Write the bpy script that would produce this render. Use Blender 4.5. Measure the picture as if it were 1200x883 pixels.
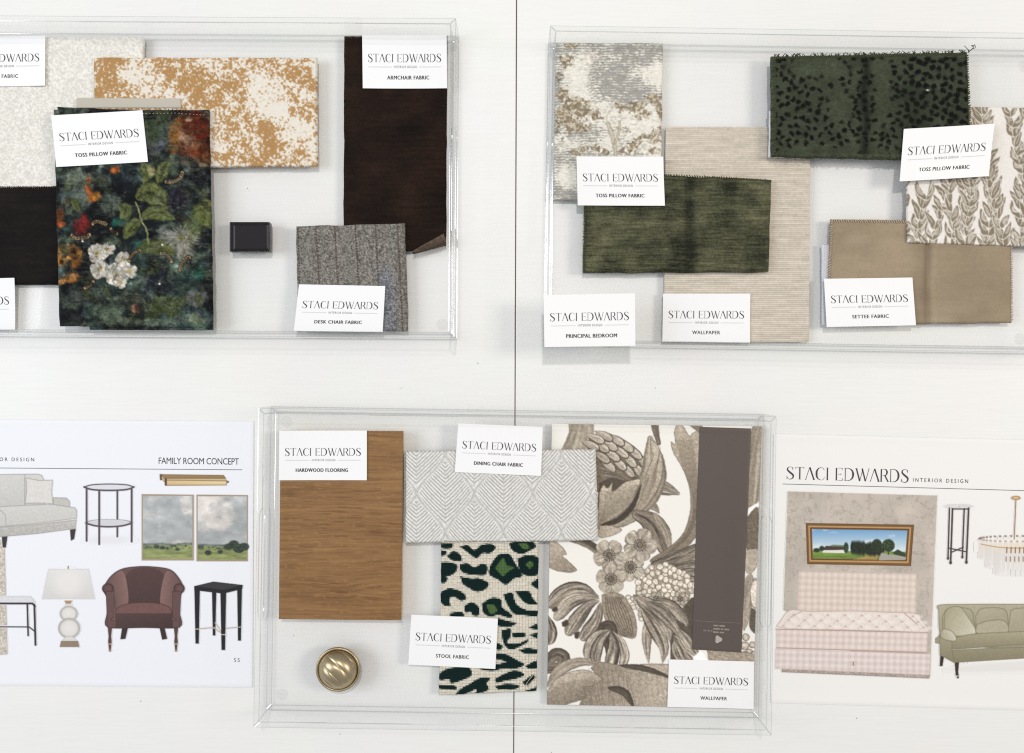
import bpy, bmesh, math, random
import numpy as np
from mathutils import Vector

for o in list(bpy.data.objects):
    bpy.data.objects.remove(o, do_unlink=True)
SC = bpy.context.scene
COL = SC.collection
R = math.radians

# ------------------------------------------------------------------ camera, light, exposure
CAM_H = 0.80            # camera height over the table, metres
S = 0.86e-3             # metres of table per pixel of the 1200 px wide picture
cam_d = bpy.data.cameras.new('camera'); cam = bpy.data.objects.new('camera', cam_d); COL.objects.link(cam)
cam.location = (0, 0, CAM_H); cam.rotation_euler = (0, 0, 0)
cam_d.sensor_width = 36.0; cam_d.lens = 36.0 * CAM_H / (1200 * S)
cam_d.clip_start = 0.01; cam_d.clip_end = 60
SC.camera = cam

w = bpy.data.worlds.new('World'); SC.world = w; w.use_nodes = True
bg = w.node_tree.nodes['Background']
bg.inputs['Color'].default_value = (0.985, 0.99, 0.99, 1); bg.inputs['Strength'].default_value = 0.51

def area(name, loc, size, watts, col, target=(0, 0, 0), sy=None):
    d = bpy.data.lights.new(name, 'AREA'); d.energy = watts; d.color = col
    if sy: d.shape = 'RECTANGLE'; d.size = size; d.size_y = sy
    else: d.shape = 'DISK'; d.size = size
    o = bpy.data.objects.new(name, d); COL.objects.link(o); o.location = loc
    o.rotation_euler = (Vector(target) - Vector(loc)).to_track_quat('-Z', 'Y').to_euler()
    return o
area('window_light', (-2.3, 0.2, 1.7), 1.5, 42, (0.86, 0.92, 1.0), (-0.15, 0, 0), 1.5)
area('lamp_light', (2.2, 0.3, 1.9), 0.7, 30, (1.0, 0.91, 0.80), (0.2, 0, 0), 0.7)
area('ceiling_downlight', (0.05, 0.95, 2.4), 0.14, 21, (1.0, 0.96, 0.91), (0, 0, 0))

SC.view_settings.view_transform = 'Standard'; SC.view_settings.look = 'None'
SC.view_settings.exposure = -0.20; SC.view_settings.gamma = 1.0; SC.view_settings.use_curve_mapping = False
SC.cycles.use_denoising = False; SC.cycles.filter_width = 1.15
SC.cycles.max_bounces = 16; SC.cycles.transmission_bounces = 12; SC.cycles.transparent_max_bounces = 24
SC.cycles.glossy_bounces = 6; SC.cycles.diffuse_bounces = 4
SC.cycles.blur_glossy = 1.0; SC.cycles.caustics_reflective = False; SC.cycles.caustics_refractive = False; SC.cycles.sample_clamp_indirect = 3.0
SC.cycles.use_adaptive_sampling = True; SC.cycles.adaptive_threshold = 0.004

# ------------------------------------------------------------------ helpers
def W(px, py, z=0.0):
    """a point of the table top (or of the plane at height z) from plan coordinates"""
    k = S * (CAM_H - z) / CAM_H
    return ((px - 600.0) * k, (441.5 - py) * k, z)
def Wn(px, py, z):
    k = S * (CAM_H - z) / CAM_H
    return np.stack([(px - 600.0) * k, (441.5 - py) * k, np.broadcast_to(z, px.shape)], -1)

def lin(c):
    c = np.asarray(c, float) / 255.0
    return np.where(c <= 0.04045, c / 12.92, ((c + 0.055) / 1.055) ** 2.4)
def rgba(c): l = lin(c); return (float(l[0]), float(l[1]), float(l[2]), 1.0)

def tag(o, label=None, cat=None, group=None, kind=None):
    if label: o['label'] = label
    if cat: o['category'] = cat
    if group: o['group'] = group
    if kind: o['kind'] = kind
    return o

def link(name, me, mat=None, parent=None, loc=None):
    o = bpy.data.objects.new(name, me); COL.objects.link(o)
    if mat is not None and me is not None: me.materials.append(mat)
    if loc is not None: o.location = loc
    if parent is not None: o.parent = parent
    return o

def mesh_np(name, V, F, smooth=True, cols=None):
    """mesh from numpy arrays; F (n,3) or (n,4)"""
    me = bpy.data.meshes.new(name)
    V = np.ascontiguousarray(V, dtype=np.float32); F = np.ascontiguousarray(F, dtype=np.int32)
    n, k = F.shape
    me.vertices.add(len(V)); me.vertices.foreach_set('co', V.ravel())
    me.loops.add(n * k); me.loops.foreach_set('vertex_index', F.ravel())
    me.polygons.add(n); me.polygons.foreach_set('loop_start', np.arange(0, n * k, k, dtype=np.int32))
    try: me.polygons.foreach_set('loop_total', np.full(n, k, dtype=np.int32))
    except Exception: pass
    me.polygons.foreach_set('use_smooth', np.full(n, smooth, dtype=bool))
    if cols is not None:
        a = me.attributes.new('Col', 'FLOAT_COLOR', 'POINT')
        c4 = np.ones((len(V), 4), np.float32); c4[:, :3] = cols
        a.data.foreach_set('color', c4.ravel())
    me.update(calc_edges=True); me.validate()
    return me

def mesh_py(name, V, F, smooth=False):
    me = bpy.data.meshes.new(name); me.from_pydata(V, [], F); me.update()
    if smooth:
        for p in me.polygons: p.use_smooth = True
    return me

# ------------------------------------------------------------------ materials
def new_mat(name):
    m = bpy.data.materials.new(name); m.use_nodes = True
    return m, m.node_tree.nodes, m.node_tree.links, m.node_tree.nodes['Principled BSDF']

def bump_on(N, L, b, height, strength, dist):
    bp = N.new('ShaderNodeBump'); bp.inputs['Strength'].default_value = strength; bp.inputs['Distance'].default_value = dist
    L.new(height, bp.inputs['Height']); L.new(bp.outputs[0], b.inputs['Normal']); return bp

def m_plain(name, c, rough=0.6, metal=0.0, spec=0.5):
    m, N, L, b = new_mat(name)
    b.inputs['Base Color'].default_value = rgba(c); b.inputs['Roughness'].default_value = rough
    b.inputs['Metallic'].default_value = metal; b.inputs['Specular IOR Level'].default_value = spec
    return m

def m_print(name, rough=0.85, spec=0.3, sheen=0.0, weave=0.0, wscale=1400, tint=(1, 1, 1), mixamt=0.0):
    """colour from the printed / woven colour attribute, with thread relief"""
    m, N, L, b = new_mat(name)
    a = N.new('ShaderNodeAttribute'); a.attribute_name = 'Col'
    b.inputs['Roughness'].default_value = rough; b.inputs['Specular IOR Level'].default_value = spec
    if sheen:
        b.inputs['Sheen Weight'].default_value = sheen; b.inputs['Sheen Roughness'].default_value = 0.45
    tc = N.new('ShaderNodeTexCoord')
    nz = N.new('ShaderNodeTexNoise'); nz.inputs['Scale'].default_value = wscale; nz.inputs['Detail'].default_value = 2
    L.new(tc.outputs['Object'], nz.inputs['Vector'])
    if mixamt:
        mr = N.new('ShaderNodeMapRange'); mr.inputs[3].default_value = 1 - mixamt; mr.inputs[4].default_value = 1 + mixamt * 0.6
        L.new(nz.outputs['Fac'], mr.inputs[0])
        mx = N.new('ShaderNodeVectorMath'); mx.operation = 'SCALE'
        L.new(a.outputs['Color'], mx.inputs[0]); L.new(mr.outputs[0], mx.inputs['Scale']); L.new(mx.outputs[0], b.inputs['Base Color'])
    else:
        L.new(a.outputs['Color'], b.inputs['Base Color'])
    if weave: bump_on(N, L, b, nz.outputs['Fac'], weave, 0.0006)
    return m

def m_card():
    m, N, L, b = new_mat('card_stock')
    b.inputs['Base Color'].default_value = rgba((240, 240, 241)); b.inputs['Roughness'].default_value = 0.62
    b.inputs['Specular IOR Level'].default_value = 0.35
    tc = N.new('ShaderNodeTexCoord'); nz = N.new('ShaderNodeTexNoise'); nz.inputs['Scale'].default_value = 900
    L.new(tc.outputs['Object'], nz.inputs['Vector']); bump_on(N, L, b, nz.outputs['Fac'], 0.08, 0.0003)
    return m

def m_table():
    """white laminate with a faint embossed wood grain along the boards"""
    m, N, L, b = new_mat('white_laminate')
    tc = N.new('ShaderNodeTexCoord')
    mp = N.new('ShaderNodeMapping'); mp.inputs['Scale'].default_value = (22, 640, 1)
    L.new(tc.outputs['Object'], mp.inputs[0])
    n1 = N.new('ShaderNodeTexNoise'); n1.inputs['Scale'].default_value = 1.0; n1.inputs['Detail'].default_value = 5; n1.inputs['Distortion'].default_value = 0.6
    L.new(mp.outputs[0], n1.inputs['Vector'])
    n2 = N.new('ShaderNodeTexNoise'); n2.inputs['Scale'].default_value = 9; n2.inputs['Detail'].default_value = 3
    L.new(tc.outputs['Object'], n2.inputs['Vector'])
    mr = N.new('ShaderNodeMapRange'); mr.inputs[1].default_value = 0.3; mr.inputs[2].default_value = 0.7
    mr.inputs[3].default_value = 0.0; mr.inputs[4].default_value = 1.0
    L.new(n1.outputs['Fac'], mr.inputs[0])
    cr = N.new('ShaderNodeMix'); cr.data_type = 'RGBA'
    cr.inputs[6].default_value = rgba((232, 232, 230)); cr.inputs[7].default_value = rgba((236, 236, 234))
    L.new(mr.outputs[0], cr.inputs[0])
    c2 = N.new('ShaderNodeMix'); c2.data_type = 'RGBA'; c2.blend_type = 'MULTIPLY'; c2.inputs[0].default_value = 0.05
    L.new(cr.outputs[2], c2.inputs[6]); L.new(n2.outputs['Color'], c2.inputs[7])
    L.new(c2.outputs[2], b.inputs['Base Color'])
    b.inputs['Roughness'].default_value = 0.42; b.inputs['Specular IOR Level'].default_value = 0.35
    bump_on(N, L, b, n1.outputs['Fac'], 0.09, 0.0005)
    return m

def m_sheet_acrylic(name, tint, gloss_rough=0.02, ior=1.49, amount=0.4):
    """clear thin sheet: straight-through transmission with a Fresnel surface reflection"""
    m, N, L, b = new_mat(name); N.remove(b)
    out = [n for n in N if n.type == 'OUTPUT_MATERIAL'][0]
    t = N.new('ShaderNodeBsdfTransparent'); t.inputs[0].default_value = tint
    g = N.new('ShaderNodeBsdfGlossy'); g.inputs['Roughness'].default_value = gloss_rough
    f = N.new('ShaderNodeFresnel'); ge = N.new('ShaderNodeNewGeometry')
    io = N.new('ShaderNodeMapRange'); io.inputs[3].default_value = ior; io.inputs[4].default_value = 1 / ior   # same reflectance on both faces
    L.new(ge.outputs['Backfacing'], io.inputs[0]); L.new(io.outputs[0], f.inputs['IOR'])
    mx = N.new('ShaderNodeMixShader')
    am = N.new('ShaderNodeMath'); am.operation = 'MULTIPLY'; am.inputs[1].default_value = amount; L.new(f.outputs[0], am.inputs[0])
    L.new(am.outputs[0], mx.inputs[0]); L.new(t.outputs[0], mx.inputs[1]); L.new(g.outputs[0], mx.inputs[2])
    L.new(mx.outputs[0], out.inputs['Surface'])
    return m

def m_glass_acrylic(name):
    """polished edge of the acrylic: refracts"""
    m, N, L, b = new_mat(name); N.remove(b)
    out = [n for n in N if n.type == 'OUTPUT_MATERIAL'][0]
    g = N.new('ShaderNodeBsdfGlossy'); g.inputs['Roughness'].default_value = 0.12; g.inputs['Color'].default_value = (1, 1, 1, 1)
    t = N.new('ShaderNodeBsdfTransparent'); t.inputs[0].default_value = (0.87, 0.885, 0.89, 1)
    mx = N.new('ShaderNodeMixShader'); mx.inputs[0].default_value = 0.38
    L.new(t.outputs[0], mx.inputs[1]); L.new(g.outputs[0], mx.inputs[2]); L.new(mx.outputs[0], out.inputs['Surface'])
    return m

def m_velvet(name, c1, c2, scale=(60, 900, 60), sheen=0.35, rough=0.8, contrast=1.0, patch=14, weave=0.25):
    """pile cloth: threads along one way and soft patches where the pile lies differently"""
    m, N, L, b = new_mat(name)
    tc = N.new('ShaderNodeTexCoord'); mp = N.new('ShaderNodeMapping'); mp.inputs['Scale'].default_value = scale
    L.new(tc.outputs['Object'], mp.inputs[0])
    n1 = N.new('ShaderNodeTexNoise'); n1.inputs['Scale'].default_value = 1; n1.inputs['Detail'].default_value = 4
    L.new(mp.outputs[0], n1.inputs['Vector'])
    n2 = N.new('ShaderNodeTexNoise'); n2.inputs['Scale'].default_value = patch; n2.inputs['Detail'].default_value = 3; n2.inputs['Distortion'].default_value = 0.8
    L.new(tc.outputs['Object'], n2.inputs['Vector'])
    ad = N.new('ShaderNodeMath'); ad.operation = 'ADD'; L.new(n1.outputs['Fac'], ad.inputs[0]); L.new(n2.outputs['Fac'], ad.inputs[1])
    mr = N.new('ShaderNodeMapRange'); mr.inputs[1].default_value = 1 - 0.28 / contrast; mr.inputs[2].default_value = 1 + 0.28 / contrast
    L.new(ad.outputs[0], mr.inputs[0])
    cr = N.new('ShaderNodeMix'); cr.data_type = 'RGBA'; cr.inputs[6].default_value = rgba(c1); cr.inputs[7].default_value = rgba(c2)
    L.new(mr.outputs[0], cr.inputs[0]); L.new(cr.outputs[2], b.inputs['Base Color'])
    b.inputs['Roughness'].default_value = rough; b.inputs['Specular IOR Level'].default_value = 0.15
    b.inputs['Sheen Weight'].default_value = sheen; b.inputs['Sheen Roughness'].default_value = 0.4
    b.inputs['Sheen Tint'].default_value = rgba(c2)
    bump_on(N, L, b, n1.outputs['Fac'], weave, 0.0006)
    return m

# ------------------------------------------------------------------ numpy drawing for the printed and woven patterns
_tab = {}
def vnoise(x, y, seed=0):
    if seed not in _tab: _tab[seed] = np.random.RandomState(seed + 11).rand(256, 256)
    T = _tab[seed]
    xi = np.floor(x).astype(int); yi = np.floor(y).astype(int); fx = x - xi; fy = y - yi
    fx = fx * fx * (3 - 2 * fx); fy = fy * fy * (3 - 2 * fy)
    a = T[yi & 255, xi & 255]; b = T[yi & 255, (xi + 1) & 255]; c = T[(yi + 1) & 255, xi & 255]; d = T[(yi + 1) & 255, (xi + 1) & 255]
    return (a * (1 - fx) + b * fx) * (1 - fy) + (c * (1 - fx) + d * fx) * fy
def fbm(x, y, seed=0, octv=4, gain=0.5):
    t = 0; amp = 1; tot = 0
    for k in range(octv):
        t = t + amp * vnoise(x * 2 ** k + 17.3 * k, y * 2 ** k + 9.1 * k, seed + k); tot += amp; amp *= gain
    return t / tot
def sstep(a, b, x): t = np.clip((x - a) / (b - a), 0, 1); return t * t * (3 - 2 * t)

def spline(pts, n=28):
    P = np.asarray(pts, float)
    if len(P) == 2: t = np.linspace(0, 1, n)[:, None]; return P[0] * (1 - t) + P[1] * t
    Q = np.vstack([2 * P[0] - P[1], P, 2 * P[-1] - P[-2]]); m = len(P) - 1; out = []
    for i in range(m):
        p0, p1, p2, p3 = Q[i], Q[i + 1], Q[i + 2], Q[i + 3]
        k = max(2, n // m + 1); t = np.linspace(0, 1, k, endpoint=(i == m - 1))[:, None]
        out.append(0.5 * ((2 * p1) + (-p0 + p2) * t + (2 * p0 - 5 * p1 + 4 * p2 - p3) * t ** 2 + (-p0 + 3 * p1 - 3 * p2 + p3) * t ** 3))
    return np.vstack(out)

class Canvas:
    def __init__(s, x0, y0, x1, y1, res=1.5, bgc=(255, 255, 255)):
        s.x0, s.y0, s.res = x0, y0, res
        s.w = int(math.ceil((x1 - x0) * res)) + 1; s.h = int(math.ceil((y1 - y0) * res)) + 1
        s.a = np.empty((s.h, s.w, 3)); s.a[:] = np.array(bgc, float)
        s.ek = 1.0
        s.m = np.zeros((s.h, s.w))                       # inked area, for cut-out prints
        X, Y = np.meshgrid(np.arange(s.w), np.arange(s.h)); s.X = X / res + x0; s.Y = Y / res + y0
    def box(s, xa, ya, xb, yb, pad=2):
        i0 = max(0, int((xa - s.x0 - pad) * s.res)); i1 = min(s.w, int((xb - s.x0 + pad) * s.res) + 2)
        j0 = max(0, int((ya - s.y0 - pad) * s.res)); j1 = min(s.h, int((yb - s.y0 + pad) * s.res) + 2)
        return (slice(j0, max(j0, j1)), slice(i0, max(i0, i1)))
    def put(s, sl, cov, col):
        cov = cov[..., None]; s.a[sl] = s.a[sl] * (1 - cov) + np.asarray(col, float) * cov
        s.m[sl] = np.maximum(s.m[sl], cov[..., 0])
    def polycov(s, P, soft=0.5):
        P = np.asarray(P, float); sl = s.box(P[:, 0].min(), P[:, 1].min(), P[:, 0].max(), P[:, 1].max())
        x = s.X[sl]; y = s.Y[sl]
        if x.size == 0: return sl, None
        ins = np.zeros(x.shape, bool); d2 = np.full(x.shape, 1e9); n = len(P)
        for i in range(n):
            (xa, ya), (xb, yb) = P[i], P[(i + 1) % n]
            if ya != yb:
                c = ((ya > y) != (yb > y)) & (x < (xb - xa) * (y - ya) / (yb - ya) + xa); ins ^= c
            dx, dy = xb - xa, yb - ya; L2 = dx * dx + dy * dy + 1e-9
            t = np.clip(((x - xa) * dx + (y - ya) * dy) / L2, 0, 1)
            d2 = np.minimum(d2, (x - xa - t * dx) ** 2 + (y - ya - t * dy) ** 2)
        d = np.sqrt(d2); sd = np.where(ins, d, -d)
        return sl, (np.clip(sd / (2 * soft) + 0.5, 0, 1), sd)
    def poly(s, P, col, alpha=1.0, soft=0.45, edge=None, edgew=0.9, tex=0.0, seed=1, grad=None):
        """filled outline; edge = darker outline colour, tex = grain, grad = (colour at the other end, dx, dy)"""
        sl, r = s.polycov(P, soft)
        if r is None: return
        cov, sd = r; c = np.empty(cov.shape + (3,)); c[:] = np.asarray(col, float)
        if grad is not None:
            P = np.asarray(P, float); g, dx, dy = grad; q = P[:, 0] * dx + P[:, 1] * dy
            t = np.clip((s.X[sl] * dx + s.Y[sl] * dy - q.min()) / (np.ptp(q) + 1e-6), 0, 1)[..., None]
            c = c * (1 - t) + np.asarray(g, float) * t
        if tex: c = c * (1 + tex * 2 * (fbm(s.X[sl] * 0.6, s.Y[sl] * 0.6, seed, 3) - 0.5))[..., None]
        if edge is not None:
            e = (1 - sstep(0, edgew * 1.6, sd))[..., None]; c = c * (1 - e) + np.asarray(edge, float) * e
        s.put(sl, cov * alpha, np.clip(c, 0, 255))
    def ell(s, cx, cy, rx, ry, col, ang=0, alpha=1.0, soft=0.5, edge=None, edgew=0.18, tex=0.0, seed=1, hi=None):
        r = max(rx, ry) + soft * 2; sl = s.box(cx - r, cy - r, cx + r, cy + r)
        x = s.X[sl] - cx; y = s.Y[sl] - cy
        if x.size == 0: return
        ca, sa = math.cos(ang), math.sin(ang); u = (x * ca + y * sa) / rx; v = (-x * sa + y * ca) / ry
        q = np.sqrt(u * u + v * v); cov = np.clip((1 - q) * min(rx, ry) / (2 * soft) + 0.5, 0, 1)
        c = np.empty(q.shape + (3,)); c[:] = np.asarray(col, float)
        if hi is not None:
            t = np.clip(1 - q, 0, 1)[..., None]; c = c * (1 - t) + np.asarray(hi, float) * t
        if tex: c = c * (1 + tex * 2 * (fbm(s.X[sl] * 0.6, s.Y[sl] * 0.6, seed, 3) - 0.5))[..., None]
        if edge is not None:
            e = sstep(1 - edgew * 2, 1.0, q)[..., None]; c = c * (1 - e) + np.asarray(edge, float) * e
        s.put(sl, cov * alpha, np.clip(c, 0, 255))
    def line(s, pts, wd, col, alpha=1.0, w2=None, curve=True):
        P = spline(pts, 8 * len(pts)) if curve and len(pts) > 2 else np.asarray(pts, float)
        sl = s.box(P[:, 0].min() - wd, P[:, 1].min() - wd, P[:, 0].max() + wd, P[:, 1].max() + wd)
        x = s.X[sl]; y = s.Y[sl]
        if x.size == 0: return
        best = np.full(x.shape, -9.0); n = len(P) - 1
        for i in range(n):
            (xa, ya), (xb, yb) = P[i], P[i + 1]; dx, dy = xb - xa, yb - ya
            t = np.clip(((x - xa) * dx + (y - ya) * dy) / (dx * dx + dy * dy + 1e-9), 0, 1)
            d = np.hypot(x - xa - t * dx, y - ya - t * dy); ww = wd if w2 is None else wd + (w2 - wd) * i / n
            best = np.maximum(best, ww / 2 - d)
        s.put(sl, np.clip(best * 1.2 + 0.5, 0, 1) * alpha, col)
    def leaf(s, pts, wid, light, dark, prof='leaf', side=0.0, stri=0.35, rib=0.0, edge=0.6, seed=3, alpha=1.0, k=9, wob=0.0):
        """a leaf, petal or feather along a spine: u along, v across; drawn strokes follow the spine"""
        P = spline(pts, 26); seg = P[1:] - P[:-1]; ln = np.hypot(seg[:, 0], seg[:, 1]); cum = np.concatenate([[0], np.cumsum(ln)]); T = cum[-1]
        sl = s.box(P[:, 0].min() - wid, P[:, 1].min() - wid, P[:, 0].max() + wid, P[:, 1].max() + wid)
        x = s.X[sl]; y = s.Y[sl]
        if x.size == 0: return
        bd = np.full(x.shape, 1e9); bu = np.zeros(x.shape); bs = np.zeros(x.shape)
        for i in range(len(seg)):
            dx, dy = seg[i]; L2 = dx * dx + dy * dy + 1e-9
            t = np.clip(((x - P[i, 0]) * dx + (y - P[i, 1]) * dy) / L2, 0, 1)
            ex = x - P[i, 0] - t * dx; ey = y - P[i, 1] - t * dy; d = np.hypot(ex, ey); m = d < bd
            bd = np.where(m, d, bd); bu = np.where(m, (cum[i] + t * ln[i]) / T, bu); bs = np.where(m, np.sign(dx * ey - dy * ex) * d, bs)
        u = bu
        if prof == 'leaf': h = np.sin(np.pi * np.clip(u, 0, 1) ** 0.8) ** 0.75
        elif prof == 'petal': h = np.sqrt(np.clip(1 - (2 * np.clip(u, 0, 1) ** 1.6 - 1) ** 2, 0, 1)) * 0.999
        elif prof == 'tip': h = np.clip(1 - u, 0, 1) ** 0.6 * (0.75 + 0.25 * np.sin(np.pi * np.clip(u, 0, 1)))
        elif prof == 'stem': h = 1 - 0.45 * u
        else: h = np.interp(u, np.linspace(0, 1, len(prof)), prof)
        hw = wid / 2 * h * (1 + wob * (vnoise(u * 14, np.sign(bs) * 3 + 5.5, seed) - 0.5))
        cov = np.clip((hw - bd) * 1.1 + 0.5, 0, 1); v = bs / np.maximum(hw, 0.3)
        sh = 0.62 + side * v * 0.4 - 0.10 * (1 - u)
        sh = sh + stri * (fbm(u * 2.5 + seed, v * k * 0.5 + 20, seed, 3) - 0.5) * 1.7
        sh = sh + 0.25 * (fbm(x * 0.5, y * 0.5, seed + 5, 2) - 0.5)
        if rib: sh = sh - rib * np.exp(-(v * 6) ** 2)
        sh = sh - edge * s.ek * sstep(0.72, 1.0, np.abs(v))
        sh = np.clip(sh, 0, 1)[..., None]
        s.put(sl, cov * alpha, np.asarray(dark, float) * (1 - sh) + np.asarray(light, float) * sh)
    def flat(s, sl, col, cov):
        s.put(sl, np.clip(cov, 0, 1), col)
    def warp(s, amp, f, seed=71):
        dx = (fbm(s.X * f, s.Y * f, seed, 3) - .5) * 2 * amp; dy = (fbm(s.X * f, s.Y * f, seed + 5, 3) - .5) * 2 * amp
        s.a = s.sample(s.X + dx, s.Y + dy)
    def sample(s, px, py):
        fx = np.clip((px - s.x0) * s.res, 0, s.w - 1.001); fy = np.clip((py - s.y0) * s.res, 0, s.h - 1.001)
        xi = fx.astype(int); yi = fy.astype(int); a = (fx - xi)[..., None]; b = (fy - yi)[..., None]
        xj = np.minimum(xi + 1, s.w - 1); yj = np.minimum(yi + 1, s.h - 1)
        return (s.a[yi, xi] * (1 - a) + s.a[yi, xj] * a) * (1 - b) + (s.a[yj, xi] * (1 - a) + s.a[yj, xj] * a) * b

def bil(c, u, v):
    c = np.asarray(c, float)
    u = u[..., None]; v = v[..., None]
    return (c[0] * (1 - u) + c[1] * u) * (1 - v) + (c[3] * (1 - u) + c[2] * u) * v

FLOOR = 0.0056      # top of a tray floor

def swatch(name, corners, z0, t, mat, canvas=None, res=0.5, r=2.0, und=0.0, undf=0.03, wav=0.0, wavf=0.05, seed=1,
           height=None, zfun=None, parent=None):
    """a piece of cloth, board or paper: corners (tl, tr, br, bl) in plan coordinates, lying on z0, t thick, edges rounded over r"""
    c = np.asarray(corners, float)
    wpx = (np.hypot(*(c[1] - c[0])) + np.hypot(*(c[2] - c[3]))) / 2; hpx = (np.hypot(*(c[3] - c[0])) + np.hypot(*(c[2] - c[1]))) / 2
    nu = max(8, int(wpx * res)) + 1; nv = max(8, int(hpx * res)) + 1
    # extra rows near the edge so that it rounds over
    def param(n, L):
        a = np.linspace(0, 1, n); e = np.array([0.12, 0.35, 0.65]) * r / L
        return np.unique(np.concatenate([a, e, 1 - e]))
    us = param(nu, wpx); vs = param(nv, hpx); U, V = np.meshgrid(us, vs); nv, nu = U.shape
    P = bil(c, U, V); px = P[..., 0]; py = P[..., 1]
    if canvas is not None: colr = lin(canvas.sample(px, py))
    dl, dr, dt, db = U * wpx, (1 - U) * wpx, V * hpx, (1 - V) * hpx
    if wav:
        f = lambda q, k: (fbm(q * wavf, np.full_like(q, 3.7 + k), seed + k, 3) - 0.5) * 2 * wav
        px = px + f(py, 1) * np.exp(-dl / 12) + f(py, 2) * np.exp(-dr / 12)
        py = py + f(px, 3) * np.exp(-dt / 12) + f(px, 4) * np.exp(-db / 12)
    d = np.minimum(np.minimum(dl, dr), np.minimum(dt, db)); q = np.clip(d / r, 0, 1)
    prof = np.sqrt(np.clip(1 - (1 - q) ** 2, 0, 1))
    z = t * (0.25 + 0.75 * prof)
    if und: z = z + und * (fbm(px * undf, py * undf, seed + 9, 3) - 0.35) * sstep(0, 14, d)
    if height is not None: z = z + height(px, py) * prof
    if zfun is not None: z = z + zfun(px, py, U, V)
    co = Wn(px, py, z0 + t); co[..., 2] = z0 + z
    cx, cy, _ = W(*bil(c, np.array(0.5), np.array(0.5)), z0)
    n = nu * nv; idx = np.arange(n).reshape(nv, nu)
    F = np.stack([idx[:-1, :-1], idx[1:, :-1], idx[1:, 1:], idx[:-1, 1:]], -1).reshape(-1, 4)
    ring = np.concatenate([idx[0, :], idx[1:, -1], idx[-1, -2::-1], idx[-2:0:-1, 0]])
    V3 = co.reshape(-1, 3); lower = V3[ring].copy()
    zl = z0 if zfun is None else z0 + np.maximum(zfun(px, py, U, V).reshape(-1)[ring], 0)
    lower[:, 2] = zl
    allV = np.vstack([V3, lower]); m = len(ring); a = np.arange(m); b2 = (a + 1) % m
    F2 = np.stack([ring[a], ring[b2], n + b2, n + a], -1)
    allV = allV - np.array([cx, cy, z0])
    cols = None
    if canvas is not None: cc = colr.reshape(-1, 3); cols = np.vstack([cc, cc[ring]])
    me = mesh_np(name, allV, np.vstack([F, F2]), True, cols)
    return link(name, me, mat, parent, (cx, cy, z0))

def decal(name, canvas, mat, z, parent, thr=0.02, ploc=(0, 0, 0)):
    """a printed picture on a sheet: only the inked cells, a hair above the paper"""
    keep = canvas.m > thr; k = keep.copy()
    k[:-1] |= keep[1:]; k[1:] |= keep[:-1]; k[:, :-1] |= keep[:, 1:]; k[:, 1:] |= keep[:, :-1]
    cell = k[:-1, :-1] & k[1:, :-1] & k[1:, 1:] & k[:-1, 1:]
    idx = np.arange(canvas.h * canvas.w).reshape(canvas.h, canvas.w)
    F = np.stack([idx[:-1, :-1][cell], idx[1:, :-1][cell], idx[1:, 1:][cell], idx[:-1, 1:][cell]], -1)
    used, inv = np.unique(F, return_inverse=True); F = inv.reshape(F.shape)
    V3 = Wn(canvas.X, canvas.Y, z).reshape(-1, 3)[used]; cc = lin(canvas.a.reshape(-1, 3)[used])
    V3 = V3 - np.asarray(ploc)
    me = mesh_np(name, V3, F, False, cc)
    return link(name, me, mat, parent)

# ------------------------------------------------------------------ lettering
_txt = {}
def font_mesh(s, bold=0.0, space=1.0):
    """outline text, returned as points scaled to a unit box (u right, v down) and triangles"""
    key = (s, bold, space)
    if key in _txt: return _txt[key]
    cu = bpy.data.curves.new('t', 'FONT'); cu.body = s; cu.size = 1; cu.offset = 0; cu.space_character = space; cu.resolution_u = 3; cu.fill_mode = 'FRONT'
    o = bpy.data.objects.new('t', cu); COL.objects.link(o)
    dg = bpy.context.evaluated_depsgraph_get(); me = bpy.data.meshes.new_from_object(o.evaluated_get(dg))
    V = np.array([v.co[:2] for v in me.vertices]); F = [tuple(p.vertices) for p in me.polygons]
    bpy.data.objects.remove(o, do_unlink=True); bpy.data.curves.remove(cu); bpy.data.meshes.remove(me)
    lo, hi = V.min(0), V.max(0); V = (V - lo) / (hi - lo); V[:, 1] = 1 - V[:, 1]
    if bold > 0:                                          # heavier weight: a second copy set a little to the side
        n = len(V); z = np.zeros((n, 1)); V = np.vstack([np.hstack([V, z]), np.hstack([V + np.array([bold, bold]), z + 3e-5])]); F = F + [tuple(i + n for i in f) for f in F]
        V[:, :2] /= 1 + bold
    _txt[key] = (V, F); return _txt[key]

def stroke(pts, ws, n=18, curve=True):
    P = spline(pts, n) if curve and len(pts) > 2 else np.asarray(pts, float)
    wv = np.interp(np.linspace(0, 1, len(P)), np.linspace(0, 1, len(ws)), ws)
    d = np.gradient(P, axis=0); d /= np.hypot(d[:, 0], d[:, 1])[:, None] + 1e-9; nrm = np.stack([-d[:, 1], d[:, 0]], 1)
    A = P + nrm * wv[:, None] / 2; B = P - nrm * wv[:, None] / 2; V = np.vstack([A, B]); m = len(P)
    return V, [(i, i + 1, m + i + 1, m + i) for i in range(m - 1)]

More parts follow.
